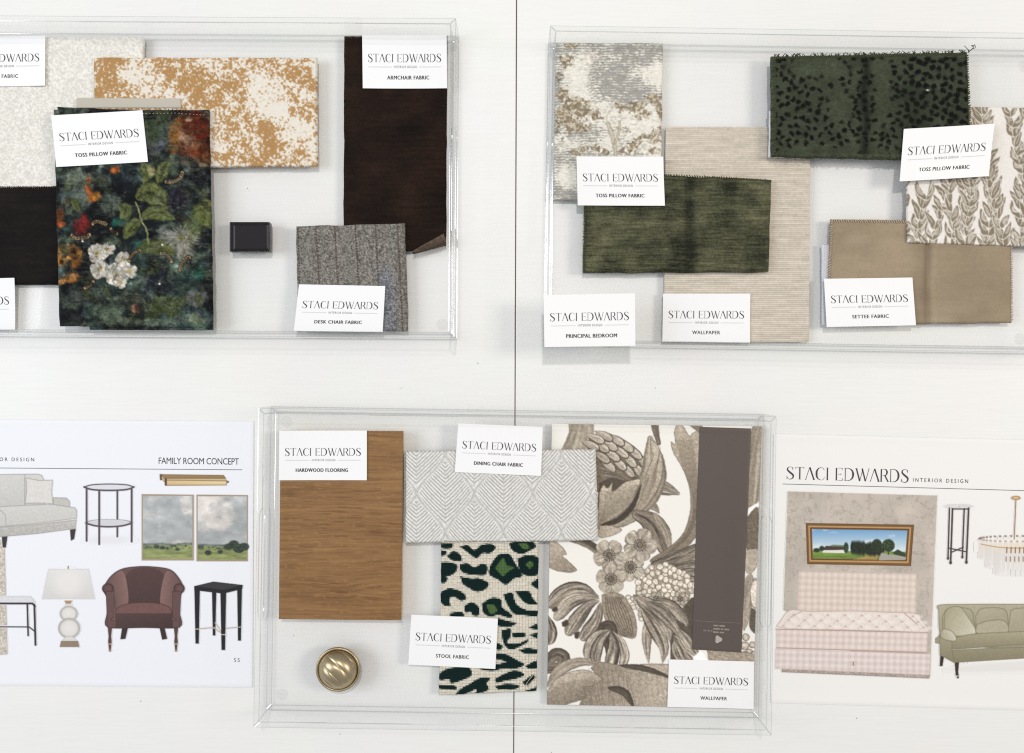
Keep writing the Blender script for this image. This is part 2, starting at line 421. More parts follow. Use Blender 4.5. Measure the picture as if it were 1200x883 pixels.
def glyph(ch):
    """a high contrast display serif with stencil gaps; cap height 1, y up; returns strokes and advance"""
    hl = 0.030; st = 0.10; q = []
    def bar(x0, y0, x1, y1, w): q.append(stroke([(x0, y0), (x1, y1)], [w, w], curve=False))
    if ch == 'S':
        q.append(stroke([(0.50, 0.80), (0.42, 0.97), (0.27, 1.0), (0.12, 0.92), (0.09, 0.76), (0.22, 0.60), (0.38, 0.47), (0.52, 0.32), (0.50, 0.12), (0.33, 0.0), (0.15, 0.03), (0.05, 0.20)],
                        [hl, hl, hl, .07, .11, .14, .15, .14, .10, .06, hl, hl], 50))
        bar(0.50, 0.98, 0.50, 0.74, 0.03); bar(0.05, 0.02, 0.05, 0.27, 0.03); adv = 0.62
    elif ch == 'T':
        bar(0.0, 0.985, 0.66, 0.985, hl); bar(0.33, 0.97, 0.33, 0.0, st); bar(0.22, 0.012, 0.44, 0.012, 0.025)
        bar(0.012, 1.0, 0.012, 0.86, 0.03); bar(0.648, 1.0, 0.648, 0.86, 0.03); adv = 0.66
    elif ch == 'A':
        bar(0.04, 0.0, 0.34, 0.98, 0.04); bar(0.35, 1.0, 0.68, 0.0, 0.11); bar(-0.02, 0.012, 0.11, 0.012, 0.025); bar(0.58, 0.012, 0.77, 0.012, 0.025); adv = 0.72
    elif ch == 'C':
        q.append(stroke([(0.66, 0.78), (0.56, 0.95), (0.40, 1.0), (0.20, 0.90), (0.09, 0.70), (0.075, 0.48), (0.10, 0.26), (0.22, 0.08), (0.42, 0.0), (0.58, 0.05), (0.68, 0.22)],
                        [hl, hl, hl, .08, .13, .15, .13, .08, hl, hl, hl], 50)); adv = 0.74
    elif ch == 'I':
        bar(0.08, 0.0, 0.08, 1.0, st); bar(0.0, 0.988, 0.16, 0.988, 0.025); bar(0.0, 0.012, 0.16, 0.012, 0.025); adv = 0.20
    elif ch == 'E':
        bar(0.07, 0.0, 0.07, 1.0, st); bar(0.17, 0.985, 0.52, 0.985, hl); bar(0.20, 0.5, 0.42, 0.5, hl); bar(0.17, 0.015, 0.55, 0.015, hl)
        bar(0.515, 1.0, 0.515, 0.84, 0.03); bar(0.54, 0.0, 0.54, 0.18, 0.03); bar(0.42, 0.42, 0.42, 0.58, 0.03); adv = 0.60
    elif ch == 'D':
        bar(0.07, 0.0, 0.07, 1.0, 0.055); bar(0.0, 0.985, 0.22, 0.985, hl); bar(0.0, 0.015, 0.22, 0.015, hl)
        q.append(stroke([(0.20, 0.985), (0.42, 0.95), (0.60, 0.78), (0.665, 0.5), (0.60, 0.22), (0.42, 0.05), (0.20, 0.015)], [hl, .06, .12, .15, .12, .06, hl], 40)); adv = 0.77
    elif ch == 'W':
        bar(0.06, 1.0, 0.33, 0.0, 0.105); bar(0.33, 0.0, 0.56, 0.98, 0.04); bar(0.50, 1.0, 0.76, 0.0, 0.105); bar(0.77, 0.0, 1.02, 0.98, 0.04)
        bar(-0.03, 0.988, 0.15, 0.988, 0.025); bar(0.95, 0.988, 1.08, 0.988, 0.025); adv = 1.02
    elif ch == 'R':
        bar(0.07, 0.0, 0.07, 1.0, st); bar(0.0, 0.012, 0.15, 0.012, 0.025); bar(0.16, 0.985, 0.30, 0.985, hl); bar(0.18, 0.49, 0.30, 0.49, hl)
        q.append(stroke([(0.29, 0.985), (0.44, 0.93), (0.50, 0.74), (0.44, 0.55), (0.29, 0.49)], [hl, .09, .13, .09, hl], 24)); bar(0.34, 0.50, 0.60, 0.0, 0.10); adv = 0.64
    else: adv = 0.42
    return q, adv
def logo_mesh(gap=0.075):
    V, F, x = [], [], 0.0
    for ch in 'STACI EDWARDS':
        q, adv = glyph(ch)
        for v, f in q:
            o = sum(len(a) for a in V); V.append(v + np.array([x, 0])); F += [tuple(i + o for i in g) for g in f]
        x += adv + (gap if ch != ' ' else 0)
    V = np.vstack(V); lo, hi = V.min(0), V.max(0); V = (V - lo) / (hi - lo); V[:, 1] = 1 - V[:, 1]
    return V, F
LOGO = logo_mesh()

def place(name, vf, quad, rect, parent, mat, lift=0.00014, origin=(0, 0, 0), zf=None):
    """lay unit-box lettering inside rect (u0, v0, u1, v1) of a quad of four world corners"""
    V, F = vf; u = rect[0] + V[:, 0] * (rect[2] - rect[0]); v = rect[1] + V[:, 1] * (rect[3] - rect[1])
    P = bil(np.asarray(quad), u, v); P[:, 2] += lift + (V[:, 2] if V.shape[1] > 2 else 0); P = P - np.asarray(origin)
    if zf is not None: P[:, 2] += zf(u, v)
    return link(name, mesh_py(name, P.tolist(), F), mat, parent)
BOX = (np.array([[0, 0], [1, 0], [1, 1], [0, 1]], float), [(0, 3, 2, 1)])

_g = [(i / 15, j / 3) for j in range(4) for i in range(16)]
BOXG = (np.array(_g), [(j * 16 + i, j * 16 + i + 1, j * 16 + i + 17, j * 16 + i + 16) for j in range(3) for i in range(15)])

# ------------------------------------------------------------------ the printed and woven patterns
rnd = random.Random(5)
def print_ochre():
    c = Canvas(105, 62, 376, 200, 1.7, (232, 225, 212))
    X, Y = c.X, c.Y
    big = fbm(X * 0.022, Y * 0.026, 3, 4, 0.6); n2 = fbm(X * 0.07, Y * 0.07, 8, 4, 0.65)
    bias = np.zeros_like(X)
    for (bx, by, rx, ry, a) in [(125, 95, 26, 30, .30), (152, 90, 13, 22, -.34), (175, 82, 20, 14, -.12), (255, 78, 40, 12, .22), (215, 95, 26, 16, .14), (205, 108, 16, 10, -.12),
                                (305, 95, 22, 18, -.30), (285, 125, 26, 14, -.10), (330, 130, 16, 22, -.28), (345, 80, 14, 14, .16), (285, 150, 28, 14, .22), (245, 135, 14, 14, -.16),
                                (340, 160, 16, 20, -.10), (262, 180, 26, 12, .20), (318, 182, 14, 12, .14), (365, 180, 12, 16, -.26), (360, 120, 10, 12, .16), (240, 168, 14, 18, -.14), (135, 118, 26, 7, -.32), (300, 178, 12, 9, -.2)]:
        bias += a * np.exp(-(((X - bx) / rx) ** 2 + ((Y - by) / ry) ** 2))
    fine = vnoise(X * 0.42, Y * 0.42, 21) * 0.5 + vnoise(X * .8, Y * .8, 22) * 0.5
    v = (big - 0.5) * .8 + (n2 - 0.5) * 1.0 + bias * .75 + (fine - 0.5) * 1.3 + .03
    m = sstep(-.10, 0.16, v)[..., None]
    och = np.array([176, 136, 88.]) * (1 + 0.16 * (fine - 0.5))[..., None]
    wht = np.array([233, 227, 215.]) * (1 + 0.08 * (vnoise(X * 1.2, Y * 1.2, 5) - 0.5))[..., None]
    c.a = wht * (1 - m) + och * m
    c.warp(1.2, .5)
    tw = 0.5 + 0.5 * np.sin((X + Y) * 2.4); c.a *= (1 - 0.05 * tw)[..., None]
    return c

def print_boucle():
    c = Canvas(-4, 40, 172, 226, 1.6, (222, 220, 212)); X, Y = c.X, c.Y
    s = vnoise(X * .55 + 2 * vnoise(X * .3, Y * .3, 4), Y * .55, 2) * .45 + vnoise(X * .95, Y * .95, 3) * .55
    d = np.abs(np.sin((X * .9 + Y * 1.1) + 5 * vnoise(X * .35, Y * .35, 7)))
    t = np.clip(sstep(.3, .7, s) * .7 + d * .3, 0, 1)[..., None]
    c.a = np.array([203, 200, 191.]) * (1 - t) + np.array([240, 238, 231.]) * t
    return c
def boucle_h(px, py):
    return 0.0007 * (vnoise(px * .55 + 2 * vnoise(px * .3, py * .3, 4), py * .55, 2) - .5)

def print_tweed():
    c = Canvas(340, 256, 482, 394, 1.8, (128, 124, 118)); X, Y = c.X, c.Y
    n = vnoise(X * .9, Y * .9, 1) * .55 + vnoise(X * 1.7, Y * 1.7, 2) * .45; hb = .5 + .5 * np.sin(X * 2.6 + 2.2 * np.sign(np.sin(Y * 1.3)))
    g = 120 + 150 * (n - .5) + 10 * (hb - .5)
    c.a = np.stack([g * 1.0, g * .97, g * .925], -1)
    blue = np.exp(-((X - 452 - (Y - 330) * .05) / 9) ** 2) * sstep(300, 330, Y); c.a += (np.array([-4, 2, 14.]) * blue[..., None])
    for k, (xa, xb) in enumerate([(349, 352), (370, 377), (392, 399), (416, 424), (440, 447), (466, 472)]):
        xs = xa + (xb - xa) * (Y - 264) / 124
        m = np.exp(-((X - xs) / .95) ** 2) * (.55 + .45 * np.sin(Y * 1.9)) * .95
        c.a = c.a * (1 - m[..., None]) + np.array([62, 48, 42.]) * m[..., None]
    c.a = np.clip(c.a, 8, 235); return c

def print_floral():
    c = Canvas(54, 116, 256, 392, 1.6, (20, 28, 34)); X, Y = c.X, c.Y
    n1 = fbm(X * .035, Y * .035, 2, 5, .58); n2 = fbm(X * .06, Y * .06, 12, 5, .6); n3 = fbm(X * .11, Y * .16, 23, 4, .6)
    base = np.array([20, 26, 32.]) + (sstep(.45, .75, n1)[..., None]) * np.array([30, 44, 46.]) + sstep(.5, .8, n2)[..., None] * np.array([44, 52, 36.]) + sstep(.55, .85, n3)[..., None] * np.array([50, 52, 54.])
    dk = sstep(.52, .34, fbm(X * .045, Y * .045, 31, 4))[..., None]; c.a = base * (1 - .75 * dk) + np.array([12, 12, 17.]) * .75 * dk
    def smear(x, y, rx, ry, col, a=.8, ang=0, seed=1, rag=.8):
        r = max(rx, ry) * 1.9; sl = c.box(x - r, y - r, x + r, y + r); u = X[sl] - x; v = Y[sl] - y
        if u.size == 0: return
        ca, sa = math.cos(ang), math.sin(ang); q = np.hypot((u * ca + v * sa) / rx, (-u * sa + v * ca) / ry)
        n = fbm(X[sl] * .13, Y[sl] * .13, seed, 4, .6); cov = sstep(1.15, .55, q + rag * (n - .5) * 1.6) * a
        sh = .55 + .9 * fbm(X[sl] * .2, Y[sl] * .12, seed + 3, 4, .6)
        c.put(sl, cov, np.clip(np.asarray(col, float) * sh[..., None], 0, 255))
    # rust and orange bloom, upper corner
    smear(226, 155, 24, 38, (84, 34, 18), .95, 0, 4, .5); smear(206, 160, 7, 26, (120, 70, 24), .85, .1, 6); smear(236, 178, 16, 16, (98, 44, 22), .85, 0, 8)
    smear(222, 166, 16, 9, (150, 118, 98), .6, .7, 9); smear(234, 150, 9, 18, (74, 22, 12), .8, 0, 10); smear(221, 140, 5, 4, (170, 150, 128), .7, 0, 11)
    smear(183, 172, 13, 15, (74, 78, 98), .75, 0, 13); smear(175, 150, 16, 22, (52, 64, 48), .7, 0, 14); smear(190, 136, 12, 12, (60, 74, 46), .7, 0, 15)
    smear(233, 193, 22, 3, (150, 110, 84), .6, .05, 16)
    smear(230, 210, 13, 20, (10, 9, 12), .9, 0, 17)
    # grey green on the flank
    for k, (x, y, rx, ry, col) in enumerate([(88, 212, 20, 16, (96, 108, 100)), (80, 230, 14, 14, (64, 84, 92)), (98, 226, 14, 16, (78, 92, 94)), (130, 238, 16, 16, (80, 92, 90)), (118, 214, 12, 8, (60, 66, 58)),
            (145, 218, 18, 14, (16, 18, 28)), (150, 250, 14, 8, (24, 30, 34)), (208, 280, 26, 18, (98, 102, 100)), (214, 292, 14, 14, (140, 134, 124)), (196, 270, 14, 8, (84, 92, 98)), (228, 262, 14, 22, (80, 92, 58)),
            (240, 250, 9, 26, (92, 100, 48)), (158, 312, 20, 18, (46, 66, 70)), (130, 330, 26, 14, (44, 60, 64)), (215, 330, 22, 16, (30, 48, 52)), (188, 330, 22, 20, (26, 28, 44)), (228, 350, 18, 12, (92, 96, 102)),
            (196, 358, 24, 14, (58, 66, 34)), (172, 366, 18, 10, (50, 60, 40)), (160, 350, 14, 8, (56, 58, 54)), (120, 364, 20, 10, (60, 76, 68)), (140, 376, 26, 6, (78, 88, 76)), (182, 378, 30, 6, (90, 104, 98)), (230, 374, 14, 8, (96, 106, 84)),
            (90, 350, 20, 10, (56, 62, 66)), (84, 370, 16, 12, (14, 14, 20)), (118, 352, 12, 8, (20, 22, 26)), (215, 226, 10, 24, (34, 32, 46)), (163, 290, 8, 8, (22, 92, 84)), (140, 262, 10, 6, (20, 84, 82)), (236, 320, 12, 10, (18, 70, 62))]):
        smear(x, y, rx, ry, col, .75, 0, 40 + k)
    # orange and ochre flowers down the side
    for k, (x, y, rx, ry, col) in enumerate([(104, 220, 4, 16, (140, 66, 24)), (108, 232, 9, 6, (160, 84, 24)), (114, 228, 6, 5, (130, 76, 20)), (72, 264, 7, 6, (160, 66, 26)), (70, 254, 6, 10, (104, 52, 26)),
            (99, 262, 5, 15, (120, 28, 30)), (95, 266, 12, 10, (92, 26, 28)), (86, 296, 12, 10, (168, 112, 48)), (74, 292, 9, 8, (140, 88, 34)), (72, 306, 9, 7, (150, 96, 36)), (90, 308, 8, 8, (110, 66, 26)), (80, 326, 12, 8, (148, 92, 42)), (70, 330, 8, 6, (160, 104, 50)), (134, 199, 7, 5, (164, 80, 32)), (160, 362, 6, 6, (140, 88, 70))]):
        smear(x, y, rx, ry, col, .9, 0, 90 + k, .6)
    c.ell(87, 294, 4, 4, (40, 24, 14), soft=1.5); c.ell(72, 307, 3, 3, (50, 28, 14), soft=1.2); c.ell(76, 268, 4, 3, (30, 60, 70), soft=1.2)
    RF = random.Random(21)
    for k in range(95):
        x, y = RF.uniform(60, 250), RF.uniform(125, 386); a = RF.uniform(0, 6.28); L = RF.uniform(8, 22); b = RF.uniform(-.4, .4)
        col, dk = RF.choice([((84, 98, 92), (26, 34, 36)), ((92, 100, 62), (30, 36, 22)), ((64, 76, 92), (18, 22, 34)), ((110, 112, 104), (34, 38, 40)), ((74, 84, 50), (22, 28, 18)), ((96, 84, 72), (30, 24, 22)), ((34, 40, 48), (8, 9, 12)), ((20, 22, 26), (6, 6, 9))])
        c.leaf([(x, y), (x + .5 * L * math.cos(a), y + .5 * L * math.sin(a)), (x + L * math.cos(a + b), y + L * math.sin(a + b))], L * RF.uniform(.35, .6), col, dk, 'leaf', RF.uniform(-.4, .4), .7, .3, .5, k, RF.uniform(.35, .75), 9, .3)
    # leaves with a stalk
    G1, G0 = (112, 120, 70), (44, 52, 32)
    for k, (pts, wd) in enumerate([([(166, 255), (185, 250), (206, 258)], 17), ([(165, 257), (155, 266), (145, 281)], 16), ([(160, 232), (176, 226), (193, 238), (190, 246)], 26), ([(139, 240), (148, 248), (141, 258)], 16),
            ([(168, 192), (172, 204), (168, 216)], 17), ([(197, 190), (190, 202), (184, 216)], 15), ([(160, 296), (180, 288), (206, 298)], 18), ([(225, 252), (236, 246), (246, 254)], 15), ([(83, 232), (89, 240), (93, 250)], 9)]):
        c.leaf(pts, wd, G1 if k != 6 else (92, 96, 48), G0, 'leaf', .35, .5, .35, .35, 50 + k, .92, 8, .25)
    c.line([(159, 237), (164, 252), (171, 268), (174, 284)], 2.0, (126, 130, 84)); c.line([(168, 256), (203, 258)], .7, (66, 80, 34)); c.line([(163, 262), (146, 280)], .7, (66, 80, 34))
    c.ell(178, 200, 5, 6, (166, 160, 110), alpha=.7, soft=2, tex=.3)
    # white blooms
    PW, PD = (212, 206, 190), (118, 112, 100)
    for k, (cx, cy, rr, n, a0) in enumerate([(115, 297, 12, 6, .2), (118, 316, 11, 5, .8), (137, 322, 14, 6, .1), (144, 304, 9, 5, .4), (127, 292, 8, 4, 1.2), (152, 318, 9, 4, .9), (141, 331, 8, 4, 1.2)]):
        for j in range(n):
            a = a0 + j * 2 * math.pi / n; c.leaf([(cx, cy), (cx + .5 * rr * math.cos(a), cy + .5 * rr * math.sin(a)), (cx + rr * math.cos(a), cy + rr * math.sin(a))], rr * 1.05, PW, PD, 'petal', .25, .45, 0, .45, 70 + k * 7 + j, .95, 6)
        c.ell(cx, cy, 2.4, 2.2, (140, 118, 66), soft=1.2)
    # pale daisy
    for j in range(26):
        a = j * .2417 + .1; L = 12 + 9 * rnd.random(); c.line([(212, 278), (212 + L * 1.3 * math.cos(a), 278 + L * .8 * math.sin(a))], 1.1, (166, 156, 144), .5)
    c.ell(212, 278, 4, 3, (82, 86, 40), soft=1.5)
    # banded butterfly wings
    def wing(cx, cy, r, a0, a1):
        for w, col in ((5.5, (16, 14, 18)), (3.6, (188, 156, 110))):
            c.line([(cx + r * math.cos(a0 + (a1 - a0) * i / 8), cy + r * math.sin(a0 + (a1 - a0) * i / 8)) for i in range(9)], w, col, .95)
        c.line([(cx + (r - .1) * math.cos(a0 + (a1 - a0) * i / 8), cy + (r - .1) * math.sin(a0 + (a1 - a0) * i / 8)) for i in range(9)], .8, (30, 22, 20))
        for i in range(9):
            a = a0 + (a1 - a0) * (i + .5) / 9; c.line([(cx + (r - 2) * math.cos(a), cy + (r - 2) * math.sin(a)), (cx + (r + 2) * math.cos(a), cy + (r + 2) * math.sin(a))], .8, (20, 16, 18))
    wing(197, 196, 18, .35, 1.75); wing(166, 309, 15, 3.35, 4.55); wing(186, 311, 15, 4.85, 6.0); wing(226, 318, 16, 3.3, 4.5); wing(116, 270, 11, 3.9, 5.6); wing(94, 262, 17, .9, 2.2); wing(97, 326, 13, .3, 1.3); wing(143, 262, 14, 2.0, 2.6)
    c.leaf([(206, 222), (203, 236), (204, 250)], 15, (62, 56, 88), (14, 12, 22), 'leaf', .2, .7, .4, .3, 5, .9)
    for j in range(30):
        x = 150 + 90 * rnd.random(); y = 300 + 60 * rnd.random(); c.line([(x, y), (x + 5 * rnd.uniform(-1, 1), y + 6 * rnd.random()), (x + 7 * rnd.uniform(-1, 1), y + 9)], .7, (110, 118, 116), .5)
    c.warp(2.2, .10); c.warp(.9, .35, 91)
    # faded print: veins, patches and pale wear across the pile
    vein = np.abs(fbm(X * .07 + 2 * fbm(X * .04, Y * .04, 55, 3), Y * .07, 56, 4, .6) - .5); m = (sstep(.03, 0, vein) * .30 * sstep(.35, .6, fbm(X * .03, Y * .03, 57, 3)))[..., None]; c.a = c.a * (1 - m) + np.array([132, 138, 128.]) * m
    m = (sstep(.05, .0, np.abs(fbm(X * .10, Y * .10, 58, 4, .6) - .5)) * .42)[..., None]; c.a = c.a * (1 - m) + np.array([12, 14, 18.]) * m
    grey = c.a.mean(-1, keepdims=True); c.a = grey + (c.a - grey) * .80
    c.a *= (.72 + .62 * fbm(X * .16, Y * .16, 59, 4, .65))[..., None]
    m = (sstep(.5, .72, fbm(X * .09, Y * .13, 61, 5, .65)) * .30)[..., None]; c.a = c.a * (1 - m) + np.array([92, 104, 100.]) * m
    st = vnoise(X * .05, Y * .9, 77) * vnoise(X * .3, Y * 1.3, 78); m = sstep(.36, .8, st)[..., None] * .30
    c.a = c.a * (1 - m) + np.array([126, 134, 126.]) * m
    c.a *= (.90 + .20 * vnoise(X * 1.1, Y * 1.6, 79))[..., None]
    for (x, y) in [(97, 283), (190, 287), (187, 333)]: c.ell(x, y, 1, 1, (230, 228, 220))
    lum = sstep(60, 150, c.a.mean(-1, keepdims=True)); c.a = np.clip((c.a - 8) * 1.18 * (np.array([1.02, 1.0, .88]) * (1 - lum) + np.array([1.0, 1.0, 1.02]) * lum), 3, 255)
    return c

def print_toile():
    c = Canvas(642, 42, 782, 242, 2.0, (226, 222, 204)); X, Y = c.X, c.Y
    c.a = np.array([228, 225, 214.]) * (1 + .05 * (fbm(X * .3, Y * .3, 2, 2) - .5))[..., None]
    wx = X + 7 * (fbm(X * .09, Y * .09, 41, 3) - .5) * 2; wy = Y + 7 * (fbm(X * .09, Y * .09, 44, 3) - .5) * 2
    def g(L):
        f = np.zeros_like(X)
        for (x, y, rx, ry, a) in L: f = np.maximum(f, a * np.exp(-(((wx - x) / rx) ** 2 + ((wy - y) / ry) ** 2) ** 2))
        return f
    # grey: sky, water, shade; brown: foliage; open: unprinted patches
    grey = g([(745, 62, 46, 20, .95), (722, 90, 28, 30, .95), (740, 108, 34, 18, .95), (775, 115, 12, 10, .6), (700, 54, 24, 9, .7), (655, 66, 8, 20, .8), (654, 100, 8, 24, .9), (655, 140, 9, 30, .8), (688, 158, 34, 10, .75), (668, 186, 22, 12, .7), (652, 196, 7, 30, .8),
              (662, 228, 20, 9, 1.), (700, 184, 20, 6, .7), (740, 166, 18, 6, .5), (735, 184, 24, 5, .6), (690, 170, 16, 6, .5), (668, 58, 16, 10, .6)])
    brown = g([(669, 52, 9, 6, .9), (687, 50, 8, 4, .7), (665, 75, 9, 7, .95), (657, 92, 5, 8, .6), (660, 112, 9, 9, .85), (676, 122, 18, 8, 1.), (690, 132, 16, 7, .95), (664, 132, 12, 9, 1.), (672, 146, 20, 9, .95), (700, 142, 10, 5, .7), (738, 127, 20, 6, .9), (765, 118, 10, 9, .95),
               (772, 130, 8, 9, .9), (750, 135, 12, 5, .75), (757, 160, 14, 6, .85), (771, 156, 7, 10, .85), (743, 170, 10, 5, .8), (690, 176, 17, 5, .9), (675, 180, 8, 4, .7), (712, 177, 8, 3.5, .7), (734, 178, 11, 4, .75), (766, 178, 9, 6, .8), (654, 158, 5, 9, .6), (730, 152, 10, 4, .5)])
    open_ = g([(677, 92, 13, 20, 1.), (668, 104, 7, 8, .7), (767, 85, 13, 13, 1.), (757, 80, 10, 5, .8), (774, 96, 6, 10, .9), (700, 146, 16, 2.6, .8), (760, 145, 18, 5, .9), (740, 150, 14, 4, .7), (662, 206, 12, 10, 1.), (658, 160, 9, 4, .9), (684, 106, 8, 8, .8), (712, 162, 10, 7, .7)])
    row = np.floor(Y / 3.1); jit = vnoise(row * 7.3, X * 0 + .5, 5); ln = np.abs((Y / 3.1) % 1 - .5) * 2
    brk = vnoise(X * .15 + jit * 60, row * 3.1, 7); fine = vnoise(X * .6, Y * .6, 9); mid = fbm(X * .2, Y * .2, 12, 3)
    gi = sstep(.0, .25, grey * (1 - .95 * open_) * (.55 + .75 * brk) - ln * .80 + (fine - .5) * .65)
    c.a = c.a * (1 - .72 * gi[..., None]) + np.array([132, 131, 128.]) * .72 * gi[..., None]
    # leaf texture: small scalloped marks
    cellx = vnoise(X * .38, Y * .38, 15); leafy = sstep(.0, .14, brown * (1 - .6 * open_) - .50 + (cellx - .5) * .75 + (fine - .5) * .5)
    t1 = vnoise(X * .55, Y * .55, 18); t2 = vnoise(X * .28, Y * .28, 19); tv = (.55 * t1 + .45 * t2)[..., None]
    bc = np.where(tv < .40, np.array([114, 103, 86.]), np.where(tv < .58, np.array([142, 123, 95.]), np.array([194, 184, 164.])))
    c.a = c.a * (1 - .88 * leafy[..., None]) + bc * .88 * leafy[..., None]
    sc = (sstep(.50, .72, vnoise(X * .42, Y * .5, 81)) * (1 - open_) * .34)[..., None]; c.a = c.a * (1 - sc) + np.array([150, 142, 128.]) * sc
    ed = sstep(.1, .5, brown) * sstep(.60, .72, vnoise(X * .5, Y * .5, 25)) * (1 - leafy); c.a = c.a * (1 - .6 * ed[..., None]) + np.array([112, 104, 90.]) * .6 * ed[..., None]
    # curled edge of the cloud, branches and trunk
    for k in range(16):
        y = 66 + k * 3.4; xo = 697 - 6 * math.sin((k - 2) * .28)
        c.line([(xo - 3, y + 6), (xo + 2, y + 2), (xo + 7, y), (xo + 10, y + 1.5)], .9, (132, 130, 126), .8)
    for (pts, wd) in [([(723, 190), (721, 174), (717, 158), (713, 146)], 4), ([(720, 168), (726, 154), (726, 144)], 2.4)]:
        c.line(pts, wd + .8, (132, 118, 98), .6); c.line(pts, max(.8, wd - 1), (212, 205, 188), .7)
    c.warp(1.6, .22)
    grain = (vnoise(X * .4, Y * 1.6, 60) - .5)[..., None]; c.a = np.clip(c.a * (1 + .12 * grain), 0, 255)
    return c

def print_grasscloth():
    c = Canvas(775, 145, 953, 404, 1.7, (208, 199, 184)); X, Y = c.X, c.Y
    row = Y / 2.35 + .25 * (fbm(X * .02, Y * .02, 2, 2) - .5); ph = row % 1; k = np.floor(row)
    sh = .5 - .5 * np.cos(ph * 2 * np.pi); tone = vnoise(X * .06 + k * 13, k * 5.1, 3); tn2 = vnoise(X * .5 + k * 7, k * 3.3, 4)
    g = .80 + .16 * sh + .10 * (tone - .5) + .06 * (tn2 - .5)
    c.a = np.array([226, 216, 200.]) * g[..., None] * (1 + .03 * (fbm(X * .015, Y * .015, 6, 2) - .5))[..., None]
    dk = (sstep(.78, .9, vnoise(X * .13 + k * 31, k * 7.7, 9)) * (sh < .6) * .35)[..., None]; c.a = c.a * (1 - dk) + np.array([150, 138, 124.]) * dk
    return c
def grass_h(px, py): return 0.00012 * np.cos(py / 2.35 * 2 * np.pi + np.pi)

def print_leopard_velvet():
    c = Canvas(898, 52, 1146, 194, 1.7, (52, 58, 44)); X, Y = c.X, c.Y
    n = fbm(X * .05, Y * .07, 3, 4, .6); th = vnoise(X * .4, Y * 1.4, 5) * .6 + vnoise(X * 1.2, Y * 1.2, 6) * .4
    c.a = np.array([58, 64, 51.]) * (1 + .5 * (n - .5) + .35 * (th - .5))[..., None]
    wear = np.zeros_like(X)
    for (x, y, rx, ry, a) in [(960, 82, 46, 15, .8), (985, 125, 18, 30, .7), (1035, 110, 14, 40, .75), (1032, 80, 22, 14, .6), (1000, 165, 30, 14, .4), (960, 170, 40, 8, .6), (1040, 165, 22, 16, .5)]:
        wear = np.maximum(wear, a * np.exp(-(((X - x) / rx) ** 2 + ((Y - y) / ry) ** 2)))
    m = wear[..., None] * .6; c.a = c.a * (1 - m) + np.array([74, 80, 62.]) * (1 + .7 * (th - .5) + .3 * (n - .5))[..., None] * m
    R3 = random.Random(4); pts = []
    for k in range(4000):
        x = R3.uniform(906, 1136); y = R3.uniform(68, 182)
        if all((x - a) ** 2 + ((y - b) * 1.05) ** 2 > 7.3 ** 2 for a, b in pts): pts.append((x, y))
    for (x, y) in pts:
        wv = float(np.max([a * math.exp(-(((x - p) / (rx * 1.0)) ** 2 + ((y - q) / (ry * 1.0)) ** 2)) for (p, q, rx, ry, a) in [(960, 80, 46, 15, 1), (985, 122, 17, 28, 1), (1034, 110, 12, 40, 1), (1030, 80, 20, 14, .8), (950, 178, 50, 7, 1), (1010, 178, 60, 6, 1)]]))
        if wv > .55 and R3.random() < .93: continue
        a = R3.uniform(.6, .85) if wv < .35 else .42; col = (12, 13, 11); sc = 1.15 if x > 1060 else .95
        for j in range(3):
            b = R3.uniform(0, 6.28); c.ell(x + 1.5 * math.cos(b), y + 1.5 * math.sin(b), R3.uniform(1.8, 3.1) * sc, R3.uniform(1.6, 2.5) * sc, col, R3.uniform(-.5, .5), a, .6)
    c.warp(2.2, .24)
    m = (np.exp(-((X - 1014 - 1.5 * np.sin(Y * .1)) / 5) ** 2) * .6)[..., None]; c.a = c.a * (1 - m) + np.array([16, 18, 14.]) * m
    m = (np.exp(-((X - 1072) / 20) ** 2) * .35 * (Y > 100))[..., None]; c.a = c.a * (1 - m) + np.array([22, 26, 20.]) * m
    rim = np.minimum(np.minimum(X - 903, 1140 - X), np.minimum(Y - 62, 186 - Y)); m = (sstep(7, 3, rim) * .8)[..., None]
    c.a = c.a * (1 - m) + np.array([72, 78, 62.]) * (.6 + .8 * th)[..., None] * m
    c.ell(1087, 106, 1.8, .8, (235, 235, 230)); c.a = np.clip(c.a, 2, 255); return c

